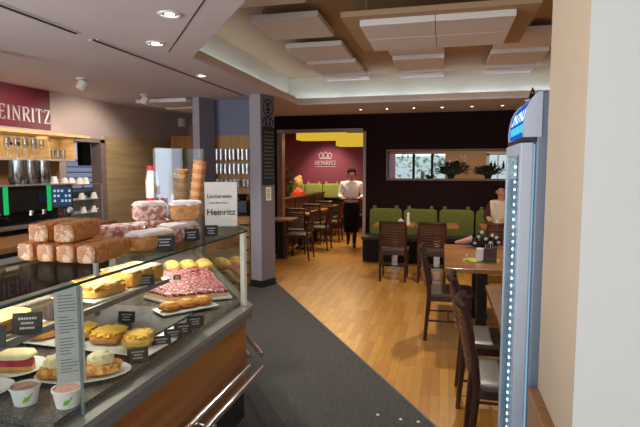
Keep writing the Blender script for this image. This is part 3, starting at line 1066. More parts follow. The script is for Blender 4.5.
# chalk board and drawings on the right column
ang = math.atan2(.94, .34)
cb = thing('chalkboard', 'tall dark chalkboard with pale chalk lines on the right grey column', 'chalkboard', (-2.443 + .34 * .03 + .004, 6.489 + .94 * .03 - .002, 1.44), ang)
MB().b2((0.0, -.012, 0), (.255, 0, .80)).build('board', M_chalk, cb)
mb = MB()
random.seed(3)
for i in range(13):
    z = .72 - i * .052
    x = .03
    while x < .21:
        w = random.uniform(.015, .05)
        mb.b2((x, -.014, z), (min(.235, x + w), -.012, z + .010))
        x += w + .014
    mb.build('chalk_line', M_chalkline, cb)
    mb = MB()
def ring_badge(parent, name, cx, cz, r, m):
    mb = MB()
    n = 28
    for i in range(n):
        a0, a1 = 2 * PI * i / n, 2 * PI * (i + 1) / n
        mb.quad(*[(cx + rr * math.cos(a), -.006, cz + rr * 1.15 * math.sin(a)) for rr, a in ((r, a0), (r, a1), (r * .86, a1), (r * .86, a0))])
    mb.b2((cx - r * .10, -.008, cz - r * .7), (cx + r * .12, -.004, cz + r * .6))
    mb.ball((cx, -.004, cz + r * .45), (r * .28, .006, r * .3), 10)
    mb.b2((cx - r * .45, -.008, cz - r * .3), (cx + r * .45, -.004, cz - r * .1))
    mb.b2((cx - r * .35, -.008, cz - r * .72), (cx + r * .4, -.004, cz - r * .55))
    return mb.build(name, m, parent)
rb = thing('column_emblem', 'round dark emblem near the top of the right grey column', 'emblem', (-2.443 + .34 * .03 + .003, 6.489 + .94 * .03 - .001, 2.50), ang)
ring_badge(rb, 'emblem_print', .125, 0, .105, M_chalk)
rb = thing('painted_emblem', 'dark crown drawing above the chalkboard on the right column', 'drawing', (-2.443 + .34 * .03 + .003, 6.489 + .94 * .03 - .001, 2.25), ang)
def crown(mb, cx, cz, w, h, y, t, d=1):
    """outline crown: band, three arches, beads"""
    mb.b2((cx - w / 2, y, cz), (cx + w / 2, y - t, cz + h * .14))
    mb.b2((cx - w / 2, y, cz + h * .20), (cx + w / 2, y - t, cz + h * .25))
    n = 8
    for (x0, x1, hh) in ((-.5, -.18, .52), (-.2, .2, .62), (.18, .5, .52)):
        pr = None
        for i in range(n + 1):
            a = PI * i / n
            px = cx + w * ((x0 + x1) / 2 - (x1 - x0) / 2 * 1.25 * math.cos(a))
            pz = cz + h * (.25 + hh * math.sin(a))
            if pr:
                mb.tube((pr[0], y - t / 2, pr[1]), (px, y - t / 2, pz), w * .035, n=6)
            pr = (px, pz)
    for bx, bz in ((-.36, .84), (0, .95), (.36, .84), (-.54, .6), (.54, .6)):
        mb.ball((cx + w * bx, y - t / 2, cz + h * bz), w * .05, 8)
mb = MB()
crown(mb, .125, -.02, .2, .17, 0, .006)
mb.build('crown_print', M_chalk, rb)
t = MB().b2((.10, -.006, 0), (.21, 0, .19)).build('paper_notice', M_paper, None, False, (-2.443 + .34 * .0 + .004, 6.489 - .002, 1.22), ang)
tag(t, 'small white paper notice on the right grey column below the chalkboard', 'notice')
mb = MB()
for i in range(6):
    mb.b2((.12, -.0075, .15 - i * .024), (.19 - .01 * (i % 3), -.006, .157 - i * .024))
mb.build('printed_line', M_ink, t)


# ================================================================ THE DISPLAY COUNTER
d2 = Vector((-.586, .81))       # front direction of the far wing
n2 = Vector((-.81, -.586))      # its inward direction
CF = Vector((-1.17, 2.83))      # front corner
L2 = 2.15
def P2(t, s):
    q = CF + d2 * t + n2 * s
    return (q.x, q.y)
def inner(x, s):                # where the line at depth s in the far wing meets X = x
    q = CF + n2 * s
    t = (x - q.x) / d2.x
    return (x, q.y + d2.y * t)
Y0 = 0.45
def band(f0, f1, ya=Y0):
    """plan polygon between depth f0 and f1 behind the counter front, both wings"""
    o = [(-1.17 - f0, ya), inner(-1.17 - f0, f0), P2(L2, f0), P2(L2, f1), inner(-1.17 - f1, f1), (-1.17 - f1, ya)]
    return o
ct = thing('display_counter', 'angled bakery display counter of glass, steel and honey oak', 'display counter')
for nm, z0, z1, f0, f1, m in (('front_rail', .742, .79, -.035, .05, M_railg), ('base_cabinet', .10, .742, .02, .78, M_blackm), ('plinth', .006, .10, .10, .70, M_blackm)):
    MB().prism(band(f0, f1), z0, z1).build(nm, m, ct)
MB().prism(band(-.040, .035), .79, .815).build('rail_cap', M_alu, ct)
# oak front boards, one for each wing
MB().prism([(-1.17, Y0), (-1.17, 2.82), (-1.20, 2.80), (-1.20, Y0)], .31, .742).build('front_board', M_counterwood, ct)
MB().prism([P2(.02, 0), P2(L2, 0), P2(L2, .03), P2(.03, .03)], .31, .742).build('front_board', M_counterwood, ct)
# interior deck and steel floor
MB().prism(band(.03, .74, 1.29), .79, .84).build('deck', M_deck, ct)
MB().prism([(-1.20, Y0), (-1.20, 1.285), (-1.91, 1.285), (-1.91, Y0)], .74, .815).build('steel_floor', M_alu, ct)
MB().prism([P2(.55, .06), P2(1.9, .06), P2(1.9, .70), P2(.55, .70)], .84, .848).build('steel_tray_floor', mat('dark_steel_sheet', (88, 84, 80), .6), ct)
MB().prism([(-1.36, 1.95), (-1.36, 2.60), (-1.90, 2.55), (-1.90, 1.95)], .84, .846).build('steel_tray_floor', mat('dark_steel_sheet', (88, 84, 80), .6), ct)
# glass: front panes, top, shelf
MB().prism([(-1.172, Y0), (-1.172, 1.393), (-1.178, 1.393), (-1.178, Y0)], .815, 1.274).build('front_pane', M_gl, ct)
MB().prism([(-1.172, 1.397), (-1.172, 2.822), (-1.178, 2.822), (-1.178, 1.397)], .815, 1.274).build('front_pane', M_gl, ct)
MB().prism([P2(.012, .002), P2(L2, .002), P2(L2, .008), P2(.012, .008)], .815, 1.274).build('front_pane', M_gl, ct)
MB().b2((-1.180, 1.393, .815), (-1.170, 1.397, 1.274)).build('pane_joint', mat('grey_glass_joint', (112, 124, 120), .3), ct)
MB().prism([(-1.165, 2.835), (-1.192, 2.845), (-1.20, 2.815), (-1.172, 2.812)], .79, 1.274).build('corner_post', M_paper, ct)
MB().prism(band(-.012, .47), 1.274, 1.282).build('top_glass', M_gltop, ct)
MB().prism(band(-.014, -.0115), 1.273, 1.283).build('top_glass_edge', M_gledge, ct)
MB().prism(band(.47, .57), 1.262, 1.287).build('top_rear_rail', M_railtop, ct)
MB().prism(band(.745, .78), .70, 1.05).build('rear_panel', M_steel, ct)
MB().prism([(-1.46, Y0), (-1.46, 2.42), (-1.88, 2.42), (-1.88, Y0)], 1.046, 1.054).build('middle_shelf', M_gl, ct)
MB().prism([(-1.447, Y0), (-1.447, 2.42), (-1.46, 2.42), (-1.46, Y0)], 1.036, 1.062).build('shelf_edge', M_alu, ct)
for y in (.6, 2.34):
    MB().b2((-1.86, y - .01, .79), (-1.84, y + .01, 1.262)).build('rear_post', M_railg, ct)
MB().tube((-1.71, Y0 + .1, 1.253), (-1.71, 2.50, 1.253), .006, n=8).build('case_light', emit('warm_case_tube', (255, 246, 232), 3.0), ct)
# double hand rails round the front
def railpair(nm, a, b, lab):
    t = thing('hand_rail', lab, 'rail')
    for off in (-.035, -.12):
        pa = (a[0] + n2_[0] * off, a[1] + n2_[1] * off, .45)
        pb = (b[0] + n2_[0] * off, b[1] + n2_[1] * off, .45)
        MB().tube(pa, pb, .017, n=12).build('bar', M_chrome, t, True)
    for f in (.30, .85):
        q = (a[0] + (b[0] - a[0]) * f, a[1] + (b[1] - a[1]) * f)
        MB().tube((q[0], q[1], .435), (q[0] + n2_[0] * -.14, q[1] + n2_[1] * -.14, .435), .010, n=8).build('bracket', M_chrome, t)
    return t
n2_ = (-1, 0)
railpair('a', (-1.17, 2.78), (-1.17, .5), 'pair of chrome rails along the near oak front of the display counter')
n2_ = (n2.x, n2.y)
a0 = P2(.09, .0); b0 = P2(1.9, .0)
railpair('b', a0, b0, 'short looking pair of chrome rails running round the counter corner')
light('AREA', 'case_glow', (-1.57, 1.7, 1.235), 9.0, (1, .93, .80), (0, R(18), 0), shape='RECTANGLE', size=.06, size_y=1.7)
light('AREA', 'case_glow', (P2(.9, .42)[0], P2(.9, .42)[1], 1.235), 8.0, (1, .93, .80), (0, 0, R(36)), shape='RECTANGLE', size=.08, size_y=1.4)

# ---------------------------------------------------------------- breads on the glass top
ZT = 1.283
def loaf(label, x, y, z, rz, l=.25, w=.083, h=.076, seed=0):
    t = thing('gingerbread_loaf', label, 'cake loaf', (x, y, z), rz, 'cellophane wrapped brown loaf cakes')
    MB().lump((0, 0, h / 2), (w, l, h), pw=7, amp=.035, fq=3, seed=seed, cuts=8).build('cake', M_crust, t, True)
    MB().lump((0, -l / 2 + .004, h / 2), (w * .94, .02, h * .92), pw=6, amp=.05, fq=3, seed=seed + 3, cuts=5).build('cut_end', M_cutend, t, True)
    MB().lump((0, -.004, h * .52 + .001), (w * 1.05, l * 1.05, h * 1.04), pw=8, amp=.05, fq=9, seed=seed + 5, cuts=10).build('cellophane', M_wrap, t)
    return t
xs = [-1.625, -1.535, -1.445, -1.355]
ln = ['bottom row loaf farthest from the customer side', 'second bottom row loaf, counting from the staff side', 'third bottom row loaf, under the front upper loaf', 'bottom row loaf showing its long brown side to the customers']
for i, x in enumerate(xs):
    loaf('wrapped brown cake, ' + ln[i], x + .006, 1.772, ZT, R(-3 + i * 2), seed=i)
loaf('wrapped brown cake lying on top of the pile, staff side', -1.58, 1.772, ZT + .079, R(10), l=.26, seed=11)
loaf('wrapped brown cake lying on top of the pile, front with its long side showing', -1.478, 1.78, ZT + .079, R(14), l=.26, seed=12)

def slab(name, label, x, y, z, rz, l, w, h, m, top, seed, cat='cake', group='sugared fruit breads on the counter top', topname='sugar_crust'):
    t = thing(name, label, cat, (x, y, z), rz, group)
    MB().lump((0, 0, h / 2), (w, l, h), pw=4.2, amp=.05, fq=3.4, seed=seed, cuts=8).build('bread', m, t, True)
    MB().lump((0, 0, h + .001), (w * .90, l * .95, .030), pw=4, amp=.14, fq=4, seed=seed + 2, cuts=7).build(topname, top, t, True)
    MB().lump((0, 0, h * .55 + .002), (w * 1.05, l * 1.04, h * 1.10), pw=6, amp=.05, fq=9, seed=seed + 5, cuts=9).build('cellophane', M_wrap, t)
    return t
slab('fruit_bread', 'sugar topped fruit bread behind the front left price card', -1.325, 2.065, ZT, R(-12), .25, .12, .072, M_goldbread, M_sugar, 21)
slab('fruit_bread', 'sugar topped fruit bread behind the middle price card', -1.335, 2.345, ZT, R(-8), .25, .12, .080, M_stollen, M_sugar, 22)
slab('iced_slice', 'flat pink and white iced cake beside the brown loaves', -1.50, 2.07, ZT, R(-25), .24, .13, .092, M_stollen, M_pinkice, 23, topname='pink_icing')
slab('iced_slice', 'flat pink and white iced cake farther along, under the upper sugared bread', -1.49, 2.345, ZT, R(-10), .26, .13, .088, M_stollen, M_pinkice, 24, topname='pink_icing')
slab('iced_slice', 'small pink and white iced cake nearest the staff side', -1.650, 2.11, ZT, R(-15), .20, .11, .065, M_stollen, M_pinkice, 27, topname='pink_icing')
slab('fruit_bread', 'upper sugar topped bread, left of the golden one', -1.525, 2.365, ZT + .096, R(-50), .165, .12, .090, M_stollen, M_sugar, 25)
slab('fruit_bread', 'upper golden cut bread with a pale top next to the sign', -1.352, 2.44, ZT + .092, R(-58), .165, .12, .095, M_goldbread, M_sugar, 26)

def price_card(label, x, y, z, rz, w=.09, h=.055, tilt=12, group='black price cards', stand=True):
    t = thing('price_card', label, 'price card', (x, y, z), rz, group)
    c = MB().box((0, 0, h / 2 + .004), (w, .003, h)).build('card', M_tag, t)
    c.rotation_euler = (R(-tilt), 0, 0)
    mb = MB()
    for i, (f, q) in enumerate(((.62, .72), (.42, .5), (.5, .27))):
        k = int(4 + f * 5)
        for j in range(k):
            ww = w * f / k
            mb.box((-w * f / 2 + (j + .5) * ww, -.002, h * q + .004), (ww * .68, .001, h * .10))
    l = mb.build('lettering', M_tagline, c)
    if stand:
        MB().b2((-w * .3, -.002, 0), (w * .3, .026, .005)).build('foot', M_black, t)
    return t
price_card('black price card in front of the left sugared fruit bread', -1.245, 2.045, ZT, R(36), .10, .06)
price_card('black price card in front of the middle sugared fruit bread', -1.252, 2.315, ZT, R(42), .085, .06)
price_card('black price card at the golden cut bread beside the paper sign', -1.235, 2.50, ZT, R(22), .075, .06)

# paper sign in a clear holder
t = thing('paper_sign', 'cream paper sign in a clear stand, lettered Leckereien and Heinritz', 'sign', (-1.40, 2.985, ZT), R(24))
c = MB().box((0, 0, .145), (.205, .002, .285)).build('sheet', M_paper, t)
MB().box((0, -.003, .145), (.213, .002, .292)).build('clear_cover', M_sleeve, t)
MB().b2((-.105, -.03, 0), (.105, .05, .004)).build('foot', M_acryl, t)
type_text('lettering', 'Leckereien', .036, (-.088, -.0012, .185), (R(90), 0, 0), M_ink, c)
type_text('lettering', 'aus dem Haus', .020, (-.070, -.0012, .148), (R(90), 0, 0), M_ink, c)
type_text('lettering', 'Heinritz', .056, (-.092, -.0012, .075), (R(90), 0, 0), M_ink, c)

# clear cone box with stacked waffle cones
cx, cy = P2(1.35, .24)
t = thing('acrylic_box', 'tall clear acrylic box on the far wing, waffle cones inside', 'display box', (cx, cy, ZT), R(36))
w, dd, h = .38, .26, .54
for a, b, nm in (((-w / 2, -dd / 2, 0), (w / 2, -dd / 2 + .006, h), 'wall'), ((-w / 2, dd / 2 - .006, 0), (w / 2, dd / 2, h), 'wall'),
                 ((-w / 2, -dd / 2 + .006, 0), (-w / 2 + .006, dd / 2 - .006, h), 'wall'), ((w / 2 - .006, -dd / 2 + .006, 0), (w / 2, dd / 2 - .006, h), 'wall'),
                 ((-w / 2 + .006, -dd / 2 + .006, 0), (w / 2 - .006, dd / 2 - .006, .006), 'floor_plate')):
    MB().b2(a, b).build(nm, M_acryl, t)
M_cone2 = mat('darker_waffle_cone', (186, 130, 78), 0.7, var=0.25, scale=50, bump=0.5)
def cone_stack(label, x, y, z, n, rot):
    t = thing('waffle_cone_stack', label, 'waffle cones', (x, y, z))
    t.rotation_euler = rot
    for i in range(n):
        MB().lathe([(.012, .0), (.056, .14), (.058, .146), (.050, .146), (.008, .008), (0, .002)], n=16).build('cone', M_cone if i % 2 else M_cone2, t, True, (0, 0, i * .036))
    return t
e = d2
for i, (tt, ss, n, rot, lb) in enumerate(((1.44, .22, 7, (R(4), R(3), 0), 'stack of waffle cones standing at the left in the clear box'),
                                          (1.30, .24, 7, (R(3), R(6), 0), 'stack of waffle cones standing upright in the middle of the clear box'),
                                          (1.24, .13, 9, (R(-2), R(7), 0), 'stack of waffle cones leaning to the right in the clear box'))):
    q = P2(tt, ss)
    cone_stack(lb, q[0], q[1], ZT + .010, n, rot)
q = P2(2.07, .405)
t = thing('carton_bottle', 'white bottle with red cap and red foot band behind the iced cakes', 'bottle', (q[0], q[1], ZT))
MB().lathe([(0, 0), (.062, 0), (.062, .26), (.048, .33), (.048, .36), (0, .36)], n=18).build('bottle_body', M_cup, t, True)
MB().lathe([(.0, .36), (.051, .36), (.051, .405), (0, .405)], n=18).build('cap', M_redp, t, True)
MB().lathe([(.0625, .0), (.064, .0), (.064, .10), (.0625, .10)], n=18).build('band', M_redp, t, True)
MB().ball((.056, -.02, .19), (.018, .018, .024), 10).build('label_mark', M_yellowp, t, True)
q = P2(1.62, .34)
t = thing('red_packet', 'small red packet standing beside the clear cone box', 'packet', (q[0], q[1], ZT), R(30))
MB().b2((-.03, -.02, 0), (.03, .02, .14), bev=.005).build('packet_body', M_redp, t)
MB().b2((-.02, -.022, .05), (.02, -.02, .08)).build('label_patch', M_paper, t)
q = P2(1.75, .22)
t = thing('milk_carton', 'plain cream carton standing in front of the red capped bottle', 'carton', (q[0], q[1], ZT), R(20))
MB().b2((-.045, -.04, 0), (.045, .04, .12), bev=.004).build('carton_body', M_paper, t)
MB().prism([(-.045, -.006), (.045, -.006), (.045, .006), (-.045, .006)], .12, .145).build('fold', M_paper, t)

# ---------------------------------------------------------------- cakes inside
ZS = 1.0545
ZD = 0.8405
def platter(label, x, y, z, rz, l, w, group=None):
    t = thing('platter', label, 'plate', (x, y, z), rz, group)
    MB().box((0, 0, .004), (w * .8, l * .8, .008), bev=.003).build('base', M_plate, t)
    mb = MB()
    mb.box((0, 0, .011), (w, l, .006), bev=.0025)
    mb.build('top', M_plate, t)
    return t
def dish(label, x, y, z, r, rz=0, sx=1.0, sy=1.0):
    t = thing('plate', label, 'plate', (x, y, z), rz)
    MB().lathe([(0, 0), (r * .62, 0), (r * .65, .004), (r, .016), (r * .985, .019), (r * .64, .008), (0, .007)], n=32, sx=sx, sy=sy).build('dish', M_plate, t, True)
    return t
# on the middle shelf
platter('long white platter under the yellow cheesecake', -1.645, 1.28, ZS, 0, .62, .32)
t = thing('cheesecake', 'flat yellow cheesecake on the middle glass shelf', 'cake', (-1.645, 1.28, ZS + .0145))
MB().lump((0, 0, .022), (.30, .58, .044), pw=8, amp=.01, seed=31).build('crust', M_sponge, t, True)
MB().lump((0, 0, .045), (.29, .57, .010), pw=8, amp=.03, seed=32).build('filling', M_cheese, t, True)
platter('white platter under the apple crumble and glazed slices', -1.58, 2.14, ZS, R(-6), .54, .26)
t = thing('apple_cake', 'golden apple crumble slice on the middle glass shelf', 'cake', (-1.585, 2.00, ZS + .0145), R(-8))
MB().lump((0, 0, .02), (.20, .21, .04), pw=6, amp=.03, seed=33).build('base', M_sponge, t, True)
MB().lump((0, 0, .045), (.20, .21, .035), pw=3.6, amp=.16, fq=6, seed=34, cuts=10).build('crumble', M_apple, t, True)
for i, (dy, lb) in enumerate(((0, 'first glazed sponge slice next to the apple crumble'), (.086, 'middle glazed sponge slice on the shelf platter'), (.172, 'last glazed sponge slice, nearest the counter corner'))):
    t = thing('glazed_slice', lb, 'cake slice', (-1.575 + dy * .10, 2.175 + dy, ZS + .0145), R(-6), 'glazed sponge slices on the shelf platter')
    MB().lump((0, 0, .036), (.21, .080, .072), pw=9, amp=.015, seed=35 + i).build('sponge', M_sponge, t, True)
    MB().lump((0, 0, .074), (.205, .078, .014), pw=6, amp=.08, fq=5, seed=38 + i).build('glaze', M_glaze, t, True)
price_card('black price card standing before the glazed sponge slices', -1.452, 2.20, ZS + .0085, R(30), .085, .055)
price_card('black price card at the picture edge on the middle shelf', -1.435, 1.285, 1.062, R(25), .10, .075, group='black price cards')
price_card('black price card left of the clear price list on the middle shelf', -1.435, 1.44, 1.062, R(25), .10, .075, group='black price cards')

# on the deck
def berry_cake():
    t = thing('berry_sheet_cake', 'large sheet cake with red berry streusel on the deck', 'cake')
    pts = [P2(.10, .09), P2(.10, .45), P2(.30, .57), P2(.42, .50), P2(.90, .47), P2(.90, .09)]
    c = Vector((sum(p[0] for p in pts) / 6, sum(p[1] for p in pts) / 6))
    t.location = (c.x, c.y, .8485 + .0125)
    lo = [(p[0] - c.x, p[1] - c.y) for p in pts]
    MB().prism(lo, 0, .022).build('base', mat('pale_dough', (222, 182, 126), .8, var=.15, scale=50, bump=.3), t)
    mb = MB()
    mb.prism(lo, .022, .030)
    k = bmesh.ops.triangulate(mb.bm, faces=mb.bm.faces[:])
    for _ in range(4):
        bmesh.ops.subdivide_edges(mb.bm, edges=[e_ for e_ in mb.bm.edges if e_.calc_length() > .03], cuts=1)
    for v_ in mb.bm.verts:
        if v_.co.z > .028:
            v_.co.z += .016 * noise.noise(v_.co * 45) + .006
    mb.build('streusel', M_berry, t)
    return c, lo, t
c, lo, bt = berry_cake()
t = thing('baking_tray', 'white edged tray under the berry sheet cake', 'tray', (c.x, c.y, .8485))
MB().prism([(x * 1.07, y * 1.07) for x, y in lo], .0, .012).build('tray_floor', M_plate, t)
price_card('small black price card stuck in the berry cake', c.x - .03, c.y + .05, ZD + .052, R(30), .05, .035)
# rolls behind it
for i in range(2):
    for j in range(3):
        q = P2(1.04 + i * .13, .08 + j * .125)
        t = thing('bread_roll', f'sesame roll, {["first", "second", "third", "fourth"][j]} from the front glass in the {["near", "far"][i]} row behind the berry cake', 'roll', (q[0], q[1], .8485), random.uniform(0, 3), 'seeded rolls behind the berry cake')
        MB().lump((0, 0, .034), (.12, .115, .075), pw=2.2, amp=.05, seed=50 + i * 4 + j).build('crumb', M_roll, t, True)
        mb = MB()
        for _ in range(16):
            a, r_ = random.uniform(0, 6.28), random.uniform(0, .035)
            mb.ball((r_ * math.cos(a), r_ * math.sin(a), .069 - r_ * r_ * 9), (.004, .003, .002), 6)
        mb.build('seed_topping', M_crust, t)
# cookies on a narrow plate
pl = thing('cookie_plate', 'narrow white plate of brown cookies near the front rail', 'plate', (-1.43, 2.56, .8465), R(-36))
MB().box((0, 0, .005), (.13, .28, .010), bev=.004).build('base', M_plate, pl)
MB().box((0, 0, .012), (.165, .34, .006), bev=.0025).build('rim', M_plate, pl)
for i, (a, lb) in enumerate(((-.10, 'brown cookie at the near end of the narrow plate'), (.003, 'brown cookie in the middle of the narrow plate'), (.105, 'brown cookie at the far end of the narrow plate'))):
    t = thing('cookie', lb, 'cookie', (-1.43 + a * .588, 2.56 + a * .81, .8620), i * .8, 'brown cookies on the narrow plate')
    MB().lump((0, 0, .020), (.118, .108, .042), pw=2.4, amp=.08, fq=4, seed=60 + i).build('cookie_body', M_cookie, t, True)
    MB().lump((0, 0, .040), (.07, .06, .016), pw=2.2, amp=.15, fq=5, seed=70 + i).build('nut_topping', M_apple, t, True)
# yellow custard pastries
platter('long white platter under the yellow custard pastries', -1.565, 1.955, .8465, R(88), .72, .24)
pp = [(-1.82, 1.93, .17, .13, 'custard pastry with browned crust, farthest from the front glass', M_goldbread), (-1.65, 1.965, .16, .15, 'yellow custard pastry second from the staff side', M_egg), (-1.485, 1.955, .17, .16, 'large yellow custard pastry in the middle of the platter', M_egg), (-1.325, 1.945, .15, .13, 'pale smooth pastry nearest the front glass', M_roll)]
for i, (x, y, l, w, lb, m) in enumerate(pp):
    t = thing('custard_pastry', lb, 'pastry', (x, y, .8465 + .0145), R(70 + i * 11), 'pastries on the long deck platter')
    MB().lump((0, 0, .025), (l, w, .05), pw=2.6, amp=.07, fq=3, seed=80 + i).build('dough', M_goldbread if m is M_egg else m, t, True)
    MB().lump((0, 0, .048), (l * .86, w * .84, .026), pw=2.8, amp=.17, fq=6, seed=90 + i, cuts=12).build('custard', M_egg, t, True)
price_card('black price card behind the custard pastries, under the middle shelf', -1.60, 2.24, .847, R(10), .09, .06)
# plates near the front
dish('large oval white plate with two cream pastries', -1.362, 1.63, ZD, .178, R(25), 1.0, .62)
for i, (x, y, s_, lb) in enumerate(((-1.305, 1.655, 1.0, 'crumble pastry topped with cream, right half of the oval plate'), (-1.445, 1.585, .9, 'crumble pastry partly behind the clear price list'))):
    t = thing('cream_pastry', lb, 'pastry', (x, y, ZD + .0095), R(30), 'cream pastries on the oval plate')
    MB().lump((0, 0, .022), (.15 * s_, .11 * s_, .045), pw=2.8, amp=.14, fq=5, seed=100 + i, cuts=9).build('crumble', M_apple, t, True)
    MB().lump((.0, .0, .056), (.10 * s_, .08 * s_, .055), pw=2.2, amp=.14, fq=3, seed=110 + i, cuts=9).build('cream_cap', M_cream2, t, True)
dish('round white plate holding the red berry cake slice', -1.665, 1.61, ZD, .115)
t = thing('berry_cake_slice', 'pale topped cake slice with red berry filling on a round plate', 'cake slice', (-1.665, 1.61, ZD + .0090), R(18))
tri = lambda k: [(-.08 * k, -.035 * k), (.08 * k, -.035 * k), (.075 * k, .0), (-.045 * k, .065 * k)]
MB().prism(tri(1), 0, .018).build('base', M_sponge, t)
MB().prism(tri(.98), .018, .042).build('berry_filling', M_berrysl, t)
MB().lump((0, .005, .056), (.15, .09, .036), pw=3, amp=.06, seed=120).build('meringue', M_cream2, t, True)
dish('round white plate cut by the picture edge beside the dessert cup', -1.60, 1.42, ZD, .085)
def dessert_cup(label, x, y, rz):
    t = thing('dessert_cup', label, 'cup', (x, y, ZD), rz, 'paper dessert cups on the deck')
    MB().lathe([(0, 0), (.036, 0), (.047, .058), (.050, .058), (.050, .064), (.045, .064), (.036, .004), (0, .003)], n=24).build('paper_cup', M_cup, t, True)
    MB().lathe([(0, .054), (.043, .054), (.043, .058), (.02, .063), (0, .064)], n=20).build('dessert', M_ice, t, True)
    lf = MB()
    mbs = [(-.022, .014), (-.004, .018), (.012, .046), (.006, .044), (-.016, .034)]
    poly = []
    for (a, z) in mbs:
        r_ = .036 + (.047 - .036) * z / .058 + .0008
        th = -PI / 2 + a / r_
        poly.append((r_ * math.cos(th), r_ * math.sin(th), z))
    f = lf.bm.faces.new([lf.bm.verts.new(p) for p in poly])
    lf.build('leaf_print', M_leaf, t)
    return t
dessert_cup('white paper dessert cup with a green leaf, by the picture edge', -1.40, 1.385, R(60))
dessert_cup('white paper dessert cup with a green leaf, below the clear price list', -1.245, 1.405, R(50))
# clear price list hung inside the glass
t = thing('hanging_price_list', 'tall narrow clear holder with a printed price list hanging inside the front glass', 'price list', (-1.215, 1.395, .93), R(38))
MB().box((0, 0, .165), (.088, .004, .33)).build('list_sheet', mat('pale_grey_list', (206, 203, 197), .7), t)
MB().box((0, -.004, .165), (.098, .003, .345)).build('clear_cover', M_sleeve, t)
MB().b2((-.02, .0, .33), (.02, .006, .3435)).build('hanging_clip', M_alu, t)
mb = MB()
random.seed(5)
for i in range(26):
    if i % 7 == 6:
        continue
    mb.b2((-.032, -.0028, .300 - i * .0105), (-.032 + random.uniform(.03, .058), -.0021, .3025 - i * .0105))
mb.build('printed_line', mat('grey_print', (104, 102, 102), .8), t)
# price cards along the front rail
for i, (x, y, lb) in enumerate(((-1.235, 1.80, 'black price card leaning by the oval plate'), (-1.225, 1.965, 'black price card on the front rail, first of the four in a row'),
                                (-1.225, 2.07, 'black price card on the front rail, second of the four in a row'), (-1.225, 2.16, 'black price card on the front rail, third of the four in a row'), (-1.225, 2.285, 'black price card on the front rail, last of the four in a row'))):
    price_card(lb, x, y, ZD, R(34), .085, .055, 18)


# ================================================================ CHAIRS AND TABLES
def make_chair():
    t = thing('dining_chair', '', 'chair')
    for sx in (-1, 1):
        MB().tube((sx * .185, .185, 0), (sx * .19, .175, .44), .015, .021, n=4).build('leg', M_chair, t)
        mb = MB()
        pts = [(-.235, 0, .016), (-.20, .44, .023), (-.215, .62, .020), (-.275, .90, .015)]
        for (y0, z0, r0), (y1, z1, r1) in zip(pts, pts[1:]):
            mb.tube((sx * .185, y0, z0), (sx * .185, y1, z1), r0, r1, n=8)
        mb.build('leg', M_chair, t)
    MB().b2((-.195, .165, .395), (.195, .19, .445), bev=.003).b2((-.195, -.21, .395), (.195, -.19, .445), bev=.003).b2((-.205, -.2, .395), (-.18, .18, .445), bev=.003).b2((.18, -.2, .395), (.205, .18, .445), bev=.003).build('seat_frame', M_chair, t)
    MB().lump((0, -.002, .462), (.43, .42, .045), pw=7, amp=.0, cuts=6).build('seat', M_seat, t, True)
    mb = MB()
    for i in range(9):
        f = i / 8
        z = .53 + .31 * f
        y = -.205 - .065 * (z - .5) / .4
        for k_ in range(6):
            x0, x1 = -.175 + k_ * .0583, -.175 + (k_ + 1) * .0583
            c0, c1 = .035 * (1 - (x0 / .175) ** 2), .035 * (1 - (x1 / .175) ** 2)
            mb.tube((x0, y - c0, z), (x1, y - c1, z), .0165, n=6)
    mb.build('backrest', M_slat, t)
    mb = MB()
    for k_ in range(6):
        x0, x1 = -.185 + k_ * .0617, -.185 + (k_ + 1) * .0617
        c0, c1 = .035 * (1 - (x0 / .185) ** 2), .035 * (1 - (x1 / .185) ** 2)
        mb.tube((x0, -.272 - c0, .885), (x1, -.272 - c1, .885), .024, n=8)
    mb.build('top_rail', M_chair, t)
    for sx in (-1, 1):
        MB().tube((sx * .185, .18, .20), (sx * .185, -.215, .20), .010, n=8).build('stretcher', M_chair, t)
    MB().tube((-.185, -.02, .20), (.185, -.02, .20), .010, n=8).build('stretcher', M_chair, t)
    return t
ch = make_chair()
G1 = 'dark wooden dining chairs'
used = [False]
def put_chair(x, y, rz, label, group=G1):
    if not used[0]:
        used[0] = True
        ch.location = (x, y, 0); ch.rotation_euler = (0, 0, rz); ch['label'] = label; ch['group'] = group
        return ch
    return dup(ch, (x, y, 0), rz, label, group)
put_chair(.085, 5.02, R(-90), 'dark wooden chair at the left side of the oak table with the napkin holder')
put_chair(.36, 3.66, R(-90), 'dark wooden chair just beyond the one nearest the fridge')
put_chair(.40, 2.98, R(-90), 'dark wooden chair with slatted back, nearest the fridge')
put_chair(-.71, 7.55, 0, 'dark wooden chair with its back turned, left of the two at the bench table')
put_chair(-.15, 7.55, 0, 'dark wooden chair with its back turned, right of the two at the bench table')
put_chair(.80, 7.62, 0, 'dark wooden chair in front of the woman in the cream vest')

def table(label, x, y, lx, ly, group=None, m=None, ped='post'):
    t = thing('dining_table', label, 'table', (x, y, 0), 0, group)
    MB().b2((-lx / 2, -ly / 2, .712), (lx / 2, ly / 2, .75), bev=.004).build('table_top', m or M_tablewood, t)
    MB().b2((-.05, -.05, .03), (.05, .05, .70), bev=.004).build('pedestal', M_chrome if ped != 'post' else M_ped, t)
    MB().b2((-.20, -.20, .695), (.20, .20, .712)).build('mount_plate', M_ped, t)
    MB().b2((-lx * .17, -ly * .17, .0), (lx * .17, ly * .17, .03), bev=.006).build('foot_plate', M_steel if ped != 'post' else M_ped, t)
    return t
table('oak table carrying the brown napkin holder, nearer of two pushed together', .38, 5.06, .72, .765, 'pair of oak tables pushed together')
table('oak table pushed against the far side of the one with the napkin holder', .38, 5.835, .72, .765, 'pair of oak tables pushed together')
table('oak table half hidden behind the tall fridge', .76, 3.45, .86, 1.20)
G2 = 'oak tables in front of the green bench'
table('oak bench table carrying the white shakers, before the green cushions', -.78, 8.42, .66, .62, G2, None, 'steel')
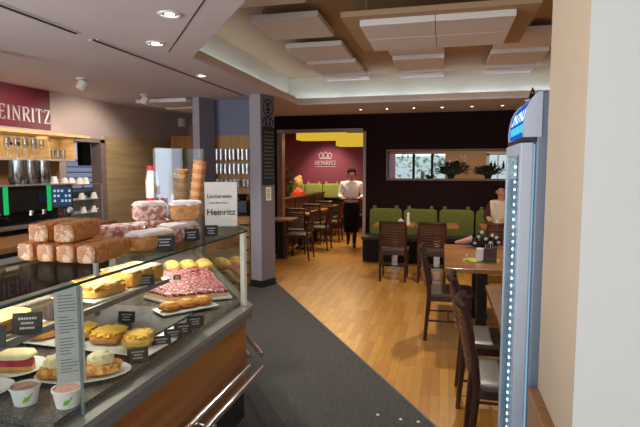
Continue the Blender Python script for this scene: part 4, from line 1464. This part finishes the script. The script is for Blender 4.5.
table('second oak bench table from the doorway, behind the chair with its back turned', -.09, 8.42, .66, .62, G2, None, 'steel')
table('oak bench table in front of the woman in the cream vest', .93, 8.42, .70, .62, G2)


# napkin holder and things on the oak table
t = thing('place_mat', 'lime green paper napkin lying under the brown napkin holder', 'napkin', (.375, 5.15, .7505), R(0))
MB().box((0, 0, .001), (.34, .24, .002), rz=R(-8)).build('paper', M_lime, t)
t = thing('napkin_holder', 'dark brown menu holder with white napkins, standing on a lime green napkin', 'napkin holder', (.40, 5.12, .753), R(-8))
MB().b2((-.02, -.05, 0), (.10, .05, .010), bev=.003).build('base', M_chair, t)
MB().b2((.0, -.055, .0), (.115, -.045, .135), bev=.003).build('side_panel', M_chair, t)
MB().b2((.0, .045, .0), (.115, .055, .135), bev=.003).build('side_panel', M_chair, t)
MB().b2((-.075, -.045, 0), (-.005, .045, .125), bev=.006).build('napkin_block', M_cup, t)
for i in range(4):
    c = MB().b2((.01 + i * .022, -.04, .01), (.013 + i * .022, .04, .165 + .012 * (i % 2))).build('menu_card', [M_paper, M_kraft][i % 2], t)
t = thing('salt_shaker', 'small glass salt shaker on the lime green napkin', 'shaker', (.235, 5.12, .753))
MB().lathe([(0, 0), (.02, 0), (.018, .04), (0, .04)], n=14).build('glass_jar', M_glassware, t, True)
MB().lathe([(0, .04), (.018, .04), (.014, .062), (0, .066)], n=14).build('cap', M_steel, t, True)
t = thing('white_shaker', 'tall white shaker on the bench table before the green cushions', 'shaker', (-.56, 8.30, .751))
MB().lathe([(0, 0), (.035, 0), (.024, .09), (.028, .11), (.02, .15), (.026, .18), (.0, .205)], n=16).build('body', M_plate, t, True)
MB().ball((.022, 0, .175), (.012, .01, .008), 8).build('spout', M_plate, t)
t = thing('sugar_bowl', 'small round white bowl beside the tall white shaker', 'bowl', (-.68, 8.32, .751))
MB().lathe([(0, 0), (.03, 0), (.05, .04), (.04, .075), (.0, .085)], n=16).build('bowl', M_plate, t, True)
MB().ball((0, 0, .088), .01, 8).build('knob', M_plate, t)
t = thing('drinking_glass', 'white cup on the table before the woman in the cream vest', 'cup', (.83, 8.28, .751))
MB().lathe([(0, 0), (.032, 0), (.04, .11), (.036, .11), (.028, .006), (0, .005)], n=14).build('cup_body', M_cup, t, True)
MB().tube((.036, 0, .08), (.055, 0, .05), .006, n=6).build('handle', M_cup, t)

# bunch of white flowers lying on the far table
t = thing('flower_bunch', 'bunch of white flowers and dark leaves lying behind the napkin holder', 'flowers', (.38, 6.02, .752))
mb = MB()
mb.lathe([(.012, 0), (.03, .10), (.055, .20), (.052, .20), (.02, .09), (0, .02)], n=12)
bmesh.ops.transform(mb.bm, matrix=Matrix.Translation((-.24, .02, .045)) @ Matrix.Rotation(R(80), 4, 'Y'), verts=mb.bm.verts)
mb.build('wrapping', M_kraft, t, True)
mb = MB()
random.seed(11)
for i in range(150):
    p = (random.uniform(-.08, .27), random.uniform(-.07, .09), .012 + random.random() * (.14 if i % 2 else .08))
    d = (random.uniform(-1, 1), random.uniform(-1, 1), random.uniform(.0, .6))
    mb.leaf(p, d, random.uniform(.05, .08), .016)
for i in range(9):
    mb.tube((-.10, .02, .04), (random.uniform(.0, .22), random.uniform(-.05, .07), random.uniform(.03, .13)), .004, n=5)
mb.lump((.08, .01, .05), (.32, .13, .10), pw=2.2, amp=.12, seed=4)
mb.build('foliage', mat('blackish_leaves', (24, 28, 26), .7), t)
for (x, y, z) in ((-.07, -.03, .10), (.02, -.04, .13), (.10, -.05, .11), (.06, .02, .175), (.17, -.03, .15), (.22, .0, .12), (.15, -.06, .07), (.24, -.04, .07), (-.02, -.05, .06)):
    mb = MB()
    for k_ in range(6):
        a = k_ * PI / 3
        mb.ball((x + .012 * math.cos(a), y - .004, z + .012 * math.sin(a)), (.009, .006, .009), 8)
    mb.ball((x, y - .008, z), (.007, .006, .007), 8)
    mb.build('blossom', M_blossomW, t, True)

# ---------------------------------------------------------------- green bench along the back wall
b = thing('bench', 'long dark bench with green tufted back cushions along the wine wall', 'bench', (0, 0, 0))
MB().b2((-1.40, 8.86, .006), (1.75, 9.29, .40)).build('base', M_blackm, b)
MB().b2((-1.42, 8.78, .40), (1.75, 9.25, .47), bev=.02).build('seat', mat('dark_bench_leather', (44, 38, 40), .5), b)
for i in range(5):
    x0 = -1.335 + i * .63
    mb = MB()
    mb.lump((x0 + .305, 9.235, .69), (.60, .12, .50), pw=9, amp=.012, fq=3, cuts=9, seed=i)
    c = mb.build('back_cushion', M_green, b, True)
    for q in (.10, .50):
        MB().box((x0 + q, 9.23, .960), (.065, .05, .07), bev=.015).build('hanging_loop', M_green, c)

# ---------------------------------------------------------------- flowers on the sill of the long opening
def arrangement(label, x, y, z, n, w, h, fl, pinks):
    t = thing('flower_arrangement', label, 'plant', (x, y, z))
    MB().lathe([(0, 0), (.05, 0), (.075, .07), (.07, .075), (0, .06)], n=14).build('pot', M_blackm, t, True)
    mb = MB()
    for i in range(n):
        a = random.uniform(0, 2 * PI)
        e_ = random.uniform(.1, 1.2)
        p = Vector((0, 0, .06)) + Vector((math.cos(a) * w * random.random() ** .7, math.sin(a) * .06 * random.random(), h * .55 * random.random()))
        mb.leaf(p, (math.cos(a), math.sin(a) * .5, e_), random.uniform(.07, .13), .02)
    mb.lump((0, 0, .06 + h * .25), (w * 1.5, .12, h * .5), pw=2.2, amp=.16, seed=int(x * 10))
    mb.build('foliage', M_foliage, t)
    for i in range(fl):
        a = random.uniform(-1, 1)
        p = (a * w, random.uniform(-.05, .0), .08 + h * random.uniform(.45, 1.0))
        mb = MB()
        mb.tube((0, 0, .06), p, .003, n=5)
        mb.build('stem', M_foliage, t)
        mb = MB()
        for k_ in range(5):
            q = k_ * 2 * PI / 5
            mb.ball((p[0] + .014 * math.cos(q), p[1], p[2] + .014 * math.sin(q)), (.012, .008, .012), 6)
        mb.build('blossom', M_blossom if pinks else M_foliage, t, True)
    return t
random.seed(21)
arrangement('leafy arrangement with pale pink blossoms on the sill of the long wall opening', .12, YB + .07, 1.492, 340, .28, .34, 16, True)
arrangement('dark leafy plant on the sill at the right of the pink blossoms', 0.76, YB + .07, 1.492, 240, .22, .20, 5, False)
t = thing('sill_bowl', 'low dark bowl with trailing leaves on the sill, left of the pink blossoms', 'bowl', (-.25, YB + .07, 1.492))
MB().lathe([(0, 0), (.05, 0), (.10, .03), (.095, .032), (0, .012)], n=16).build('bowl', M_blackm, t, True)
mb = MB()
for i in range(26):
    a = random.uniform(0, 2 * PI)
    mb.leaf((random.uniform(-.07, .07), random.uniform(-.03, .03), .02), (math.cos(a), math.sin(a) * .4, .35), .09, .016)
mb.build('foliage', M_foliage, t)
for i, x in enumerate((-.72, -.36, .05)):
    t = thing('track_spotlight', f'dark spotlight, {["first", "second", "third"][i]} from the left, on the ceiling seen through the long opening', 'spotlight', (x * 1.0, 11.2, 2.72), 0, 'dark spots behind the long opening')
    MB().tube((0, 0, 0), (0, 0, -.10), .012, n=8).build('stem', M_blackm, t)
    MB().box((0, 0, -.13), (.22, .09, .06), bev=.01).build('housing', M_blackm, t)
light('AREA', 'rear_window_room', (.3, 11.2, 2.66), 34, (1, .84, .62), (0, 0, 0), shape='RECTANGLE', size=2.4, size_y=1.6)
for i, (x, y, z) in enumerate(((1.12, 12.98, 1.67), (1.20, 12.98, 1.67), (1.40, 12.98, 1.67))):
    t = thing('dark_bottle', f'dark bottle on the shelf of the white framed window, {["left", "middle", "right"][i]}', 'bottle', (x, y, z), 0, 'bottles in the white framed window')
    MB().lathe([(0, 0), (.03, 0), (.03, .12), (.011, .16), (.011, .20), (0, .20)], n=12).build('body', M_blackm, t, True)

# ================================================================ FRIDGE
f = thing('drinks_fridge', 'tall grey glass door drinks fridge with blue lit advert on top', 'fridge', (.275, 2.0, 0.006))
D_ = .45
MB().b2((.055, 0, .03), (.62, D_, 1.93), bev=.006).build('body', M_fridgeD, f)
MB().b2((.05, .03, .06), (.056, D_ - .03, 1.74)).build('lining', M_fridgein, f)
dr = MB().b2((.0, 0, .05), (.045, .045, 1.745), bev=.004).b2((.0, D_ - .03, .05), (.045, D_, 1.745), bev=.004).b2((.0, .045, .05), (.045, D_ - .045, .10)).b2((.0, .045, 1.70), (.045, D_ - .045, 1.745)).build('door_frame', M_fridge, f)
MB().b2((.004, .045, .10), (.010, D_ - .03, 1.70)).build('door_pane', M_gl, dr)
mb = MB()
for i in range(49):
    mb.ball((.018, .27, .12 + i * .032), (.004, .009, .006), 6)
mb.build('light_strip', M_led, dr)
MB().b2((.020, .24, .10), (.030, .30, 1.59)).build('light_channel', M_fridgein, dr)
for i in range(5):
    sh = MB().b2((.034, .08, .30 + i * .26), (.05, D_ - .06, .306 + i * .26)).build('shelf', M_fridge, f)
# rounded advert header
pts = [(.055, 1.765), (.008, 1.765), (.006, 1.80), (.010, 1.84), (.018, 1.875), (.030, 1.90), (.045, 1.92), (.058, 1.93), (.070, 1.93), (.070, 1.765)]
def side_prism(pts, y0, y1):
    mb = MB()
    lo = [mb.bm.verts.new((x, y0, z)) for x, z in pts]
    hi = [mb.bm.verts.new((x, y1, z)) for x, z in pts]
    n = len(pts)
    mb.bm.faces.new(lo); mb.bm.faces.new(hi[::-1])
    for i in range(n):
        j = (i + 1) % n
        mb.bm.faces.new((lo[i], lo[j], hi[j], hi[i]))
    return mb
side_prism(pts, -.004, .02).build('header_cheek', M_fridge, f)
side_prism(pts, D_ - .02, D_ + .004).build('header_cheek', M_fridge, f)
pin = [(.055, 1.775), (.012, 1.775), (.010, 1.80), (.014, 1.84), (.022, 1.873), (.034, 1.896), (.048, 1.914), (.060, 1.92)]
ad = side_prism(pin, .02, D_ - .02).build('lit_advert', M_ad, f)
mb = MB()
def adpt(fz, y):
    zs = [(1.775, .012), (1.80, .010), (1.84, .014), (1.873, .022), (1.896, .034)]
    z = 1.775 + fz * .121
    for (z0, x0), (z1, x1) in zip(zs, zs[1:]):
        if z0 <= z <= z1 + 1e-6:
            return (x0 + (x1 - x0) * (z - z0) / (z1 - z0) - .002, y, z)
def adbar(mb, y0, y1, f0, f1):
    mb.quad(adpt(f0, y0), adpt(f0, y1), adpt(f1, y1), adpt(f1, y0))
random.seed(9)
for i in range(7):
    y = .05 + i * .050
    adbar(mb, y, y + .016, .46, .84); adbar(mb, y + .016, y + .036, .46 + .12 * (i % 3), .58 + .12 * (i % 3))
mb.build('advert_mark', M_ad2, ad)
mb = MB()
for i in range(9):
    y = .045 + i * .040
    adbar(mb, y, y + .028, .08 + .03 * (i % 2), .36); 
mb.build('advert_mark', M_ad3, ad)
MB().b2((.006, 0, 1.750), (.055, D_, 1.765)).build('header_trim', M_black, f)
MB().b2((.055, .02, .0), (.60, D_ - .02, .03)).build('foot', M_black, f)
t = thing('table_stand_sign', 'small dark triangular stand on top of the drinks fridge', 'stand', (.352, 2.28, 1.9365), R(20))
MB().b2((-.022, -.02, 0), (.022, .02, .006)).build('base', M_fridge, t)
mb = MB()
for sx in (-1, 1):
    mb.tube((sx * .015, 0, .005), (0, 0, .055), .005, .003, n=6)
mb.box((0, 0, .02), (.022, .006, .02))
mb.build('tripod', M_blackm, t)

# ================================================================ REAR ROOM THROUGH THE DOORWAY
t = thing('low_partition', 'low dark wooden partition with a rail along the rear room', 'partition', (-3.22, 0, 0))
MB().b2((-.05, YB + .20, 0), (.05, 13.2, 1.02)).build('panel', M_chair, t)
MB().b2((-.10, YB + .20, 1.02), (.10, 13.2, 1.06), bev=.004).build('top_rail', M_chair, t)
for y in (9.6, 10.5, 11.4, 12.3, 13.1):
    MB().b2((.05, y, 0), (.075, y + .06, 1.02)).build('batten', M_slat, t)
lb = ['nearest', 'second', 'third', 'farthest']
for i, y in enumerate((8.83, 10.05, 11.25, 12.45)):
    table(f'small dark wooden cafe table along the low partition, {lb[i]} from the chalkboard column', -2.90 if i else -2.93, y, .52, .56, 'small cafe tables beside the low partition', M_brown if i == 0 else M_tablewood)
    put_chair(-2.66 + .14 if i else -2.70 + .10, y + (.06 if i == 0 else 0), R(90), f'dark chair facing the low partition, {lb[i]} from the chalkboard column', 'chairs along the low partition')
for i, y in enumerate((9.72, 10.92, 12.12)):
    put_chair(-2.80, y - .10 if i else y - .16, R(0), f'dark chair turned towards the rear wall at the cafe tables, {lb[i]} in view', 'chairs facing the rear wall')
put_chair(-2.05, 13.2, R(200), 'brown chair standing behind the waiter in the rear room', 'chairs in the rear room')
b = thing('rear_bench', 'pale green high backed bench under the crown sign in the rear room', 'bench', (0, 0, 0))
MB().b2((-4.6, 13.7, 0), (-2.3, 14.3, .5)).build('base', M_blackm, b)
MB().b2((-4.6, 14.25, .5), (-2.3, 14.45, 1.0)).build('back_board', M_blackm, b)
for i in range(4):
    x0 = -4.5 + i * .54
    c = MB().lump((x0 + .26, 14.2, 1.04), (.52, .14, .42), pw=8, amp=.01, cuts=7, seed=i).build('back_cushion', M_greenF, b, True)
    for q in (.1, .42):
        MB().box((x0 + q, 14.2, 1.27), (.06, .05, .07), bev=.012).build('hanging_loop', M_greenF, c)
# crown sign on the rose wall
t = thing('crown_sign', 'silver crown over the word HEINRITZ on the rose coloured rear wall', 'sign', (-3.42, 14.5, 0))
mb = MB()
crown(mb, 0, 1.97, .36, .22, 0, .02)
mb.build('crown', M_silver, t)
mb = MB()
hh = .128
wd = word_width('HEINRITZ', hh, .1)
word(mb, 'HEINRITZ', (-wd / 2, 0, 1.79), (1, 0, 0), (0, 0, 1), (0, -1, 0), hh, .02, .1)
mb.build('lettering', M_silver, t)
MB().b2((-.30, -.012, 1.735), (.34, 0, 1.75)).build('underline', M_silver, t)
# two yellow box lampshades
for (x, y, z, l, h, lb) in ((-2.68, 11.0, 2.31, 1.05, .22, 'left, higher yellow box lampshade hanging in the rear room'), (-1.88, 10.42, 2.14, .60, .26, 'right, lower yellow box lampshade hanging in the rear room')):
    t = thing('box_lampshade', lb, 'lamp', (x, y, z))
    MB().b2((-l / 2, -.25, 0), (l / 2, .25, h), bev=.004).build('lamp_shade', M_lampY, t)
    mb = MB()
    for sx in (-.3, .3):
        mb.tube((sx * l, 0, h), (sx * l, 0, 2.72 - z), .006, n=6)
    mb.build('cord', M_steel, t)
    light('AREA', 'lamp_glow', (x, y, z - .03), 22, (1, .78, .45), (0, 0, 0), shape='RECTANGLE', size=l * .9, size_y=.4)
light('SPOT', 'rear_wall_wash', (-3.3, 13.4, 2.65), 130, (1, .86, .76), (R(38), 0, 0), spot_size=R(80), spot_blend=.8, shadow_soft_size=.1)
light('AREA', 'rear_room_fill', (-3.0, 11.4, 2.66), 52, (1, .84, .64), (0, 0, 0), shape='RECTANGLE', size=2.6, size_y=3.4)
t = thing('potted_plant', 'tall green plant at the left edge of the rear room', 'plant', (-4.05, 12.9, 0))
MB().lathe([(0, 0), (.16, 0), (.2, .4), (.18, .4), (0, .36)], n=16).build('pot', M_blackm, t, True)
mb = MB()
for i in range(170):
    a = random.uniform(0, 6.28)
    mb.leaf((random.uniform(-.05, .05), random.uniform(-.05, .05), random.uniform(.4, 1.7)), (math.cos(a), math.sin(a), .6), random.uniform(.12, .22), .035)
mb.tube((0, 0, .3), (0, 0, 1.7), .015, n=6)
mb.build('foliage', mat('mid_green_leaves', (92, 104, 50), .6, var=.3, scale=10), t)

# ================================================================ PEOPLE
def skin(name, J, E_, mats, parent=None, levels=2, extra=None, loc=(0, 0, 0), rz=0.0, face_mat=None):
    """one continuous skinned surface grown over joints J (name: (x, y, z, r) or (x, y, z, rx, ry))"""
    names = list(J)
    me = bpy.data.meshes.new(name)
    me.from_pydata([J[k][:3] for k in names], [(names.index(a), names.index(b)) for a, b in E_], [])
    o = bpy.data.objects.new(name, me)
    COL.objects.link(o)
    o.modifiers.new('skin', 'SKIN')
    for i, k in enumerate(names):
        sv = me.skin_vertices[0].data[i]
        r = J[k][3:]
        sv.radius = (r[0], r[-1])
        sv.use_root = (i == 0)
    md = o.modifiers.new('sub', 'SUBSURF')
    md.levels = levels
    dg = bpy.context.evaluated_depsgraph_get()
    m2 = bpy.data.meshes.new_from_object(o.evaluated_get(dg))
    bpy.data.objects.remove(o)
    bm = bmesh.new()
    bm.from_mesh(m2)
    if extra:
        h = MB()
        h.bm.free()
        h.bm = bm
        extra(h)
    bm.to_mesh(m2)
    bm.free()
    m2.materials.clear()
    for m in mats:
        m2.materials.append(m)
    for p in m2.polygons:
        p.use_smooth = True
        if face_mat:
            p.material_index = face_mat(p.center)
    ob = bpy.data.objects.new(name, m2)
    COL.objects.link(ob)
    ob.location = loc
    ob.rotation_euler = (0, 0, rz)
    if parent:
        ob.parent = parent
    return ob

def head_extra(c, s=1.0):
    def f(h):
        x, y, z = c
        h.ball((x, y - .088 * s, z - .012), (.013 * s, .02 * s, .022 * s), 8)          # nose
        for sx in (-1, 1):
            h.ball((x + sx * .078 * s, y + .004, z - .008), (.012 * s, .02 * s, .032 * s), 8)   # ears
    return f

def face_parts(parent, c, s=1.0):
    x, y, z = c
    for sx in (-1, 1):
        MB().ball((x + sx * .031 * s, y - .077 * s, z + .012 * s), (.011 * s, .006 * s, .006 * s), 8).build('eye', M_eye, parent)
        MB().ball((x + sx * .031 * s, y - .079 * s, z + .032 * s), (.017 * s, .006, .003 * s), 8).build('eyebrow', M_hairD, parent)
    MB().ball((x, y - .082 * s, z - .052 * s), (.024 * s, .008 * s, .007 * s), 8).build('mouth', M_lip, parent)

def hand_chain(J, E_, root, wx, wy, wz, dx, dy, dz, side, tag_):
    """palm and five curled fingers from the wrist towards (dx, dy, dz)"""
    d = Vector((dx, dy, dz)).normalized()
    sd = d.cross(Vector((0, 0, 1)))
    sd = sd.normalized() if sd.length > .1 else Vector((1, 0, 0))
    w = Vector((wx, wy, wz))
    J[tag_ + 'palm'] = (*(w + d * .055), .030, .016)
    E_.append((root, tag_ + 'palm'))
    for i, (o, l) in enumerate(((-.030, .062), (-.010, .075), (.010, .080), (.029, .070))):
        a = w + d * .085 + sd * o
        b = a + d * l * .55 + Vector((0, 0, -.012))
        c = b + d * l * .35 + Vector((0, 0, -.026))
        for nm, p, r in (('a', a, .0095), ('b', b, .0085), ('c', c, .007)):
            J[f'{tag_}f{i}{nm}'] = (*p, r)
        E_ += [(tag_ + 'palm', f'{tag_}f{i}a'), (f'{tag_}f{i}a', f'{tag_}f{i}b'), (f'{tag_}f{i}b', f'{tag_}f{i}c')]
    a = w + d * .04 - sd * .035 * side
    b = a + d * .035 - sd * .018 * side + Vector((0, 0, .004))
    J[tag_ + 'ta'] = (*a, .011)
    J[tag_ + 'tb'] = (*b, .009)
    E_ += [(tag_ + 'palm', tag_ + 'ta'), (tag_ + 'ta', tag_ + 'tb')]

def hair_cap(name, c, m, parent, s=1.0, long_=0.0, bun=False):
    x, y, z = c
    mb = MB()
    k = bmesh.ops.create_uvsphere(mb.bm, u_segments=20, v_segments=14, radius=1)
    dele = []
    for v in mb.bm.verts:
        if v.co.z < -.15 and v.co.y < .15:
            dele.append(v)
        elif v.co.y < -.42 and v.co.z < .30:
            dele.append(v)
        elif v.co.z < -.65:
            dele.append(v)
    bmesh.ops.delete(mb.bm, geom=dele, context='VERTS')
    for v in mb.bm.verts:
        w = 1 + .05 * noise.noise(v.co * 4)
        zz = v.co.z * .132 * s * w
        if long_ and v.co.z < .1 and v.co.y > -.3:
            zz -= long_ * (.1 - v.co.z)
        v.co = Vector((x + v.co.x * .098 * s * w, y + .008 + v.co.y * .110 * s * w, z + .018 + zz))
    g = bmesh.ops.solidify(mb.bm, geom=mb.bm.faces[:], thickness=.012)
    if bun:
        mb.ball((x, y + .05, z + .125 * s), (.055 * s, .055 * s, .05 * s), 12)
    return mb.build(name, m, parent, True)

# waiter walking towards the camera with a dark tray  (local: faces -Y)
wt = thing('person', 'person in a white shirt and long black apron carrying a tray in the doorway', 'person', (-1.90, 10.46, 0), R(8))
J = {'pelvis': (0, 0, .90, .125, .095), 'belly': (0, -.005, 1.04, .125, .09), 'chest': (0, 0, 1.22, .155, .10), 'collar': (0, .01, 1.355, .10, .07), 'neck': (0, 0, 1.43, .050), 'jaw': (0, -.02, 1.50, .058, .070), 'skull': (0, -.002, 1.575, .076, .090), 'crown': (0, .004, 1.635, .055, .07)}
Eg = [('pelvis', 'belly'), ('belly', 'chest'), ('chest', 'collar'), ('collar', 'neck'), ('neck', 'jaw'), ('jaw', 'skull'), ('skull', 'crown')]
for sx, sd in ((-1, 'l'), (1, 'r')):
    fwd = -.16 if sd == 'r' else .14
    lift = 0 if sd == 'r' else .05
    J[sd + 'sh'] = (sx * .175, .01, 1.34, .058)
    J[sd + 'el'] = (sx * .245, -.02, 1.09, .042)
    J[sd + 'wr'] = (sx * .17, -.25, 1.06, .028)
    J[sd + 'hip'] = (sx * .085, 0, .84, .090)
    J[sd + 'kn'] = (sx * .080, fwd * .6, .48, .060)
    J[sd + 'an'] = (sx * .07, fwd, .095 + lift, .040)
    J[sd + 'to'] = (sx * .075, fwd - .15, .045 + lift * .3, .038, .030)
    Eg += [('collar', sd + 'sh'), (sd + 'sh', sd + 'el'), (sd + 'el', sd + 'wr'), ('pelvis', sd + 'hip'), (sd + 'hip', sd + 'kn'), (sd + 'kn', sd + 'an'), (sd + 'an', sd + 'to')]
    hand_chain(J, Eg, sd + 'wr', sx * .17, -.25, 1.06, -sx * .25, -1, .05, sx, sd)
def wmat(c):
    if c.z < .12:
        return 2
    if c.z < .93 and not (c.z > .8 and abs(c.x) > .2) and c.y > -.24:
        return 1
    return 0
body = skin('body', J, Eg, [M_skin, M_trouser, M_black], wt, 2, head_extra((0, -.002, 1.565)), face_mat=wmat)
SJ = {k: J[k] for k in ('belly', 'chest', 'collar')}
SJ = {'chest': (0, 0, 1.22, .170, .118), 'belly': (0, -.005, 1.04, .150, .115), 'hem': (0, 0, .93, .145, .115), 'collar': (0, .012, 1.368, .128, .092), 'neckband': (0, .004, 1.425, .068)}
SE = [('chest', 'belly'), ('belly', 'hem'), ('chest', 'collar'), ('collar', 'neckband')]
for sx, sd in ((-1, 'l'), (1, 'r')):
    SJ[sd + 'sh'] = (sx * .180, .01, 1.345, .080)
    SJ[sd + 'el'] = (sx * .25, -.02, 1.09, .058)
    SJ[sd + 'cuff'] = (sx * .19, -.19, 1.066, .044)
    SE += [('collar', sd + 'sh'), (sd + 'sh', sd + 'el'), (sd + 'el', sd + 'cuff')]
sh = skin('shirt', SJ, SE, [M_shirt], wt, 2)
mb = MB()
for sx in (-1, 1):
    mb.box((sx * .035, -.075, 1.385), (.06, .012, .05), rot=Matrix.Rotation(sx * R(28), 4, 'Y'))
mb.build('collar', M_shirt, sh)
# long wrap apron
mb = MB()
n = 22
ra = [(.93, .168, .130), (.80, .182, .150), (.62, .172, .175), (.46, .162, .185), (.34, .160, .185)]
rings = []
for z, rx, ry in ra:
    rings.append([mb.bm.verts.new((rx * math.sin(-2.5 + 5.0 * i / (n - 1)), -ry * math.cos(-2.5 + 5.0 * i / (n - 1)) - .01 + .006 * math.sin(i * 1.9) * (1 if z < .8 else 0), z)) for i in range(n)])
for a, b_ in zip(rings, rings[1:]):
    for i in range(n - 1):
        mb.bm.faces.new((a[i], a[i + 1], b_[i + 1], b_[i]))
bmesh.ops.solidify(mb.bm, geom=mb.bm.faces[:], thickness=.008)
ap = mb.build('apron', M_apron, wt, True)
MB().lathe([(.150, .90), (.158, .905), (.158, .955), (.150, .96)], n=24, sx=1.05, sy=.83).build('apron_band', M_apron, ap, True)
face_parts(wt, (0, -.002, 1.565))
hair_cap('hair', (0, -.002, 1.565), M_hairD, wt)
t = thing('serving_tray', 'dark flat tray carried at waist height by the waiter', 'tray', (-1.90 + .047, 10.46 - .335, 1.045), R(8))
MB().lathe([(0, 0), (.19, 0), (.20, .018), (.193, .018), (.185, .006), (0, .006)], n=28).build('tray_dish', M_black, t, True)
MB().lathe([(.185, .006), (.195, .018)], n=28).build('rim', M_blackm, t, True)

# seated figures (local: face -Y, seat at z = 0.47)
def sitter(label, x, y, rz, sc, top, topname, hair, skinm, longh=0.0, bun=False, sleeve=None, lift=0.0, headturn=0, arm=-.30):
    t = thing('person', label, 'person', (x, y, lift), rz)
    t.scale = (sc, sc, sc)
    J = {'pelvis': (0, .02, .56, .14, .11), 'belly': (0, 0, .70, .125, .095), 'chest': (0, -.01, .90, .145, .10), 'collar': (0, 0, 1.03, .095, .07), 'neck': (0, -.015, 1.10, .048), 'jaw': (0, -.035, 1.165, .056, .068), 'skull': (0, -.018, 1.24, .074, .088), 'crown': (0, -.012, 1.30, .054, .068)}
    E_ = [('pelvis', 'belly'), ('belly', 'chest'), ('chest', 'collar'), ('collar', 'neck'), ('neck', 'jaw'), ('jaw', 'skull'), ('skull', 'crown')]
    for sx, sd in ((-1, 'l'), (1, 'r')):
        J[sd + 'sh'] = (sx * .165, 0, 1.01, .055)
        J[sd + 'el'] = (sx * .22, -.10, .80, .042)
        J[sd + 'wr'] = (sx * .12, arm - .02, .815, .028)
        J[sd + 'hip'] = (sx * .085, -.02, .54, .085)
        J[sd + 'kn'] = (sx * .10, -.43, .52, .062)
        J[sd + 'an'] = (sx * .10, -.34, .10, .040)
        J[sd + 'to'] = (sx * .10, -.48, .045, .038, .03)
        E_ += [('collar', sd + 'sh'), (sd + 'sh', sd + 'el'), (sd + 'el', sd + 'wr'), ('pelvis', sd + 'hip'), (sd + 'hip', sd + 'kn'), (sd + 'kn', sd + 'an'), (sd + 'an', sd + 'to')]
        hand_chain(J, E_, sd + 'wr', sx * .12, arm - .02, .815, -sx * .3, -1, -.02, sx, sd)
    skin('body', J, E_, [skinm, M_trouser], t, 2, head_extra((0, -.02, 1.23)), face_mat=lambda c: 1 if (c.z < .68 and c.y > -.7 and not (c.z > .6 and abs(c.x) > .17)) else 0)
    SJ = {'chest': (0, -.008, .90, .160, .116), 'belly': (0, 0, .72, .142, .112), 'hem': (0, .01, .58, .15, .12), 'collar': (0, 0, 1.038, .122, .088), 'nb': (0, -.010, 1.085, .064)}
    SE = [('chest', 'belly'), ('belly', 'hem'), ('chest', 'collar'), ('collar', 'nb')]
    AJ, AE = {}, []
    for sx, sd in ((-1, 'l'), (1, 'r')):
        SJ[sd + 'sh'] = (sx * .170, 0, 1.014, .076)
        SE.append(('collar', sd + 'sh'))
        if sleeve is None:
            SJ[sd + 'el'] = (sx * .222, -.10, .80, .054)
            SJ[sd + 'cu'] = (sx * .14, arm + .04, .812, .040)
            SE += [(sd + 'sh', sd + 'el'), (sd + 'el', sd + 'cu')]
    tp = skin(topname, SJ, SE, [top], t, 2)
    if sleeve is not None:
        for sx in (-1, 1):
            skin('sleeve', {'o': (sx * .11, 0, 1.03, .066), 'a': (sx * .176, 0, 1.008, .074), 'b': (sx * .222, -.10, .80, .052), 'c': (sx * .14, arm + .04, .812, .038)}, [('o', 'a'), ('a', 'b'), ('b', 'c')], [sleeve], t, 2)
    face_parts(t, (0, -.02, 1.23))
    hair_cap('hair', (0, -.02, 1.23), hair, t, 1.0, longh, bun)
    return t
sitter('person with dark hair sitting on the green bench in a cream vest over maroon sleeves', .955, 8.98, R(-16), 1.04, M_creamtop, 'vest', M_hairD, M_skin2, .03, False, M_maroon)
sitter('person with blonde pinned up hair and an orange red top behind the low partition', -3.45, 11.75, R(-100), 1.08, M_red, 'pullover', M_hairB, M_skin2, .0, True, None, arm=-.24)
sitter('person in a grey pullover behind the low partition, at the left jamb of the doorway', -3.88, 11.2, R(120), 1.03, M_greytop, 'pullover', M_hairD, M_skin2, .03, False, None, arm=-.24)
# small white dots on the carpet
for i, (x, y) in enumerate(((-.40, 3.235), (-.245, 3.21), (-.13, 3.205))):
    t = MB().lathe([(0, .0), (.012, .0), (.008, .005), (0, .006)], n=12).build('floor_dot', M_plate, None, True, (x, y, .0062))
    tag(t, f'tiny white dot on the dark carpet, {["left", "middle", "right"][i]} of the three in a row', 'stud', 'tiny white dots on the carpet')
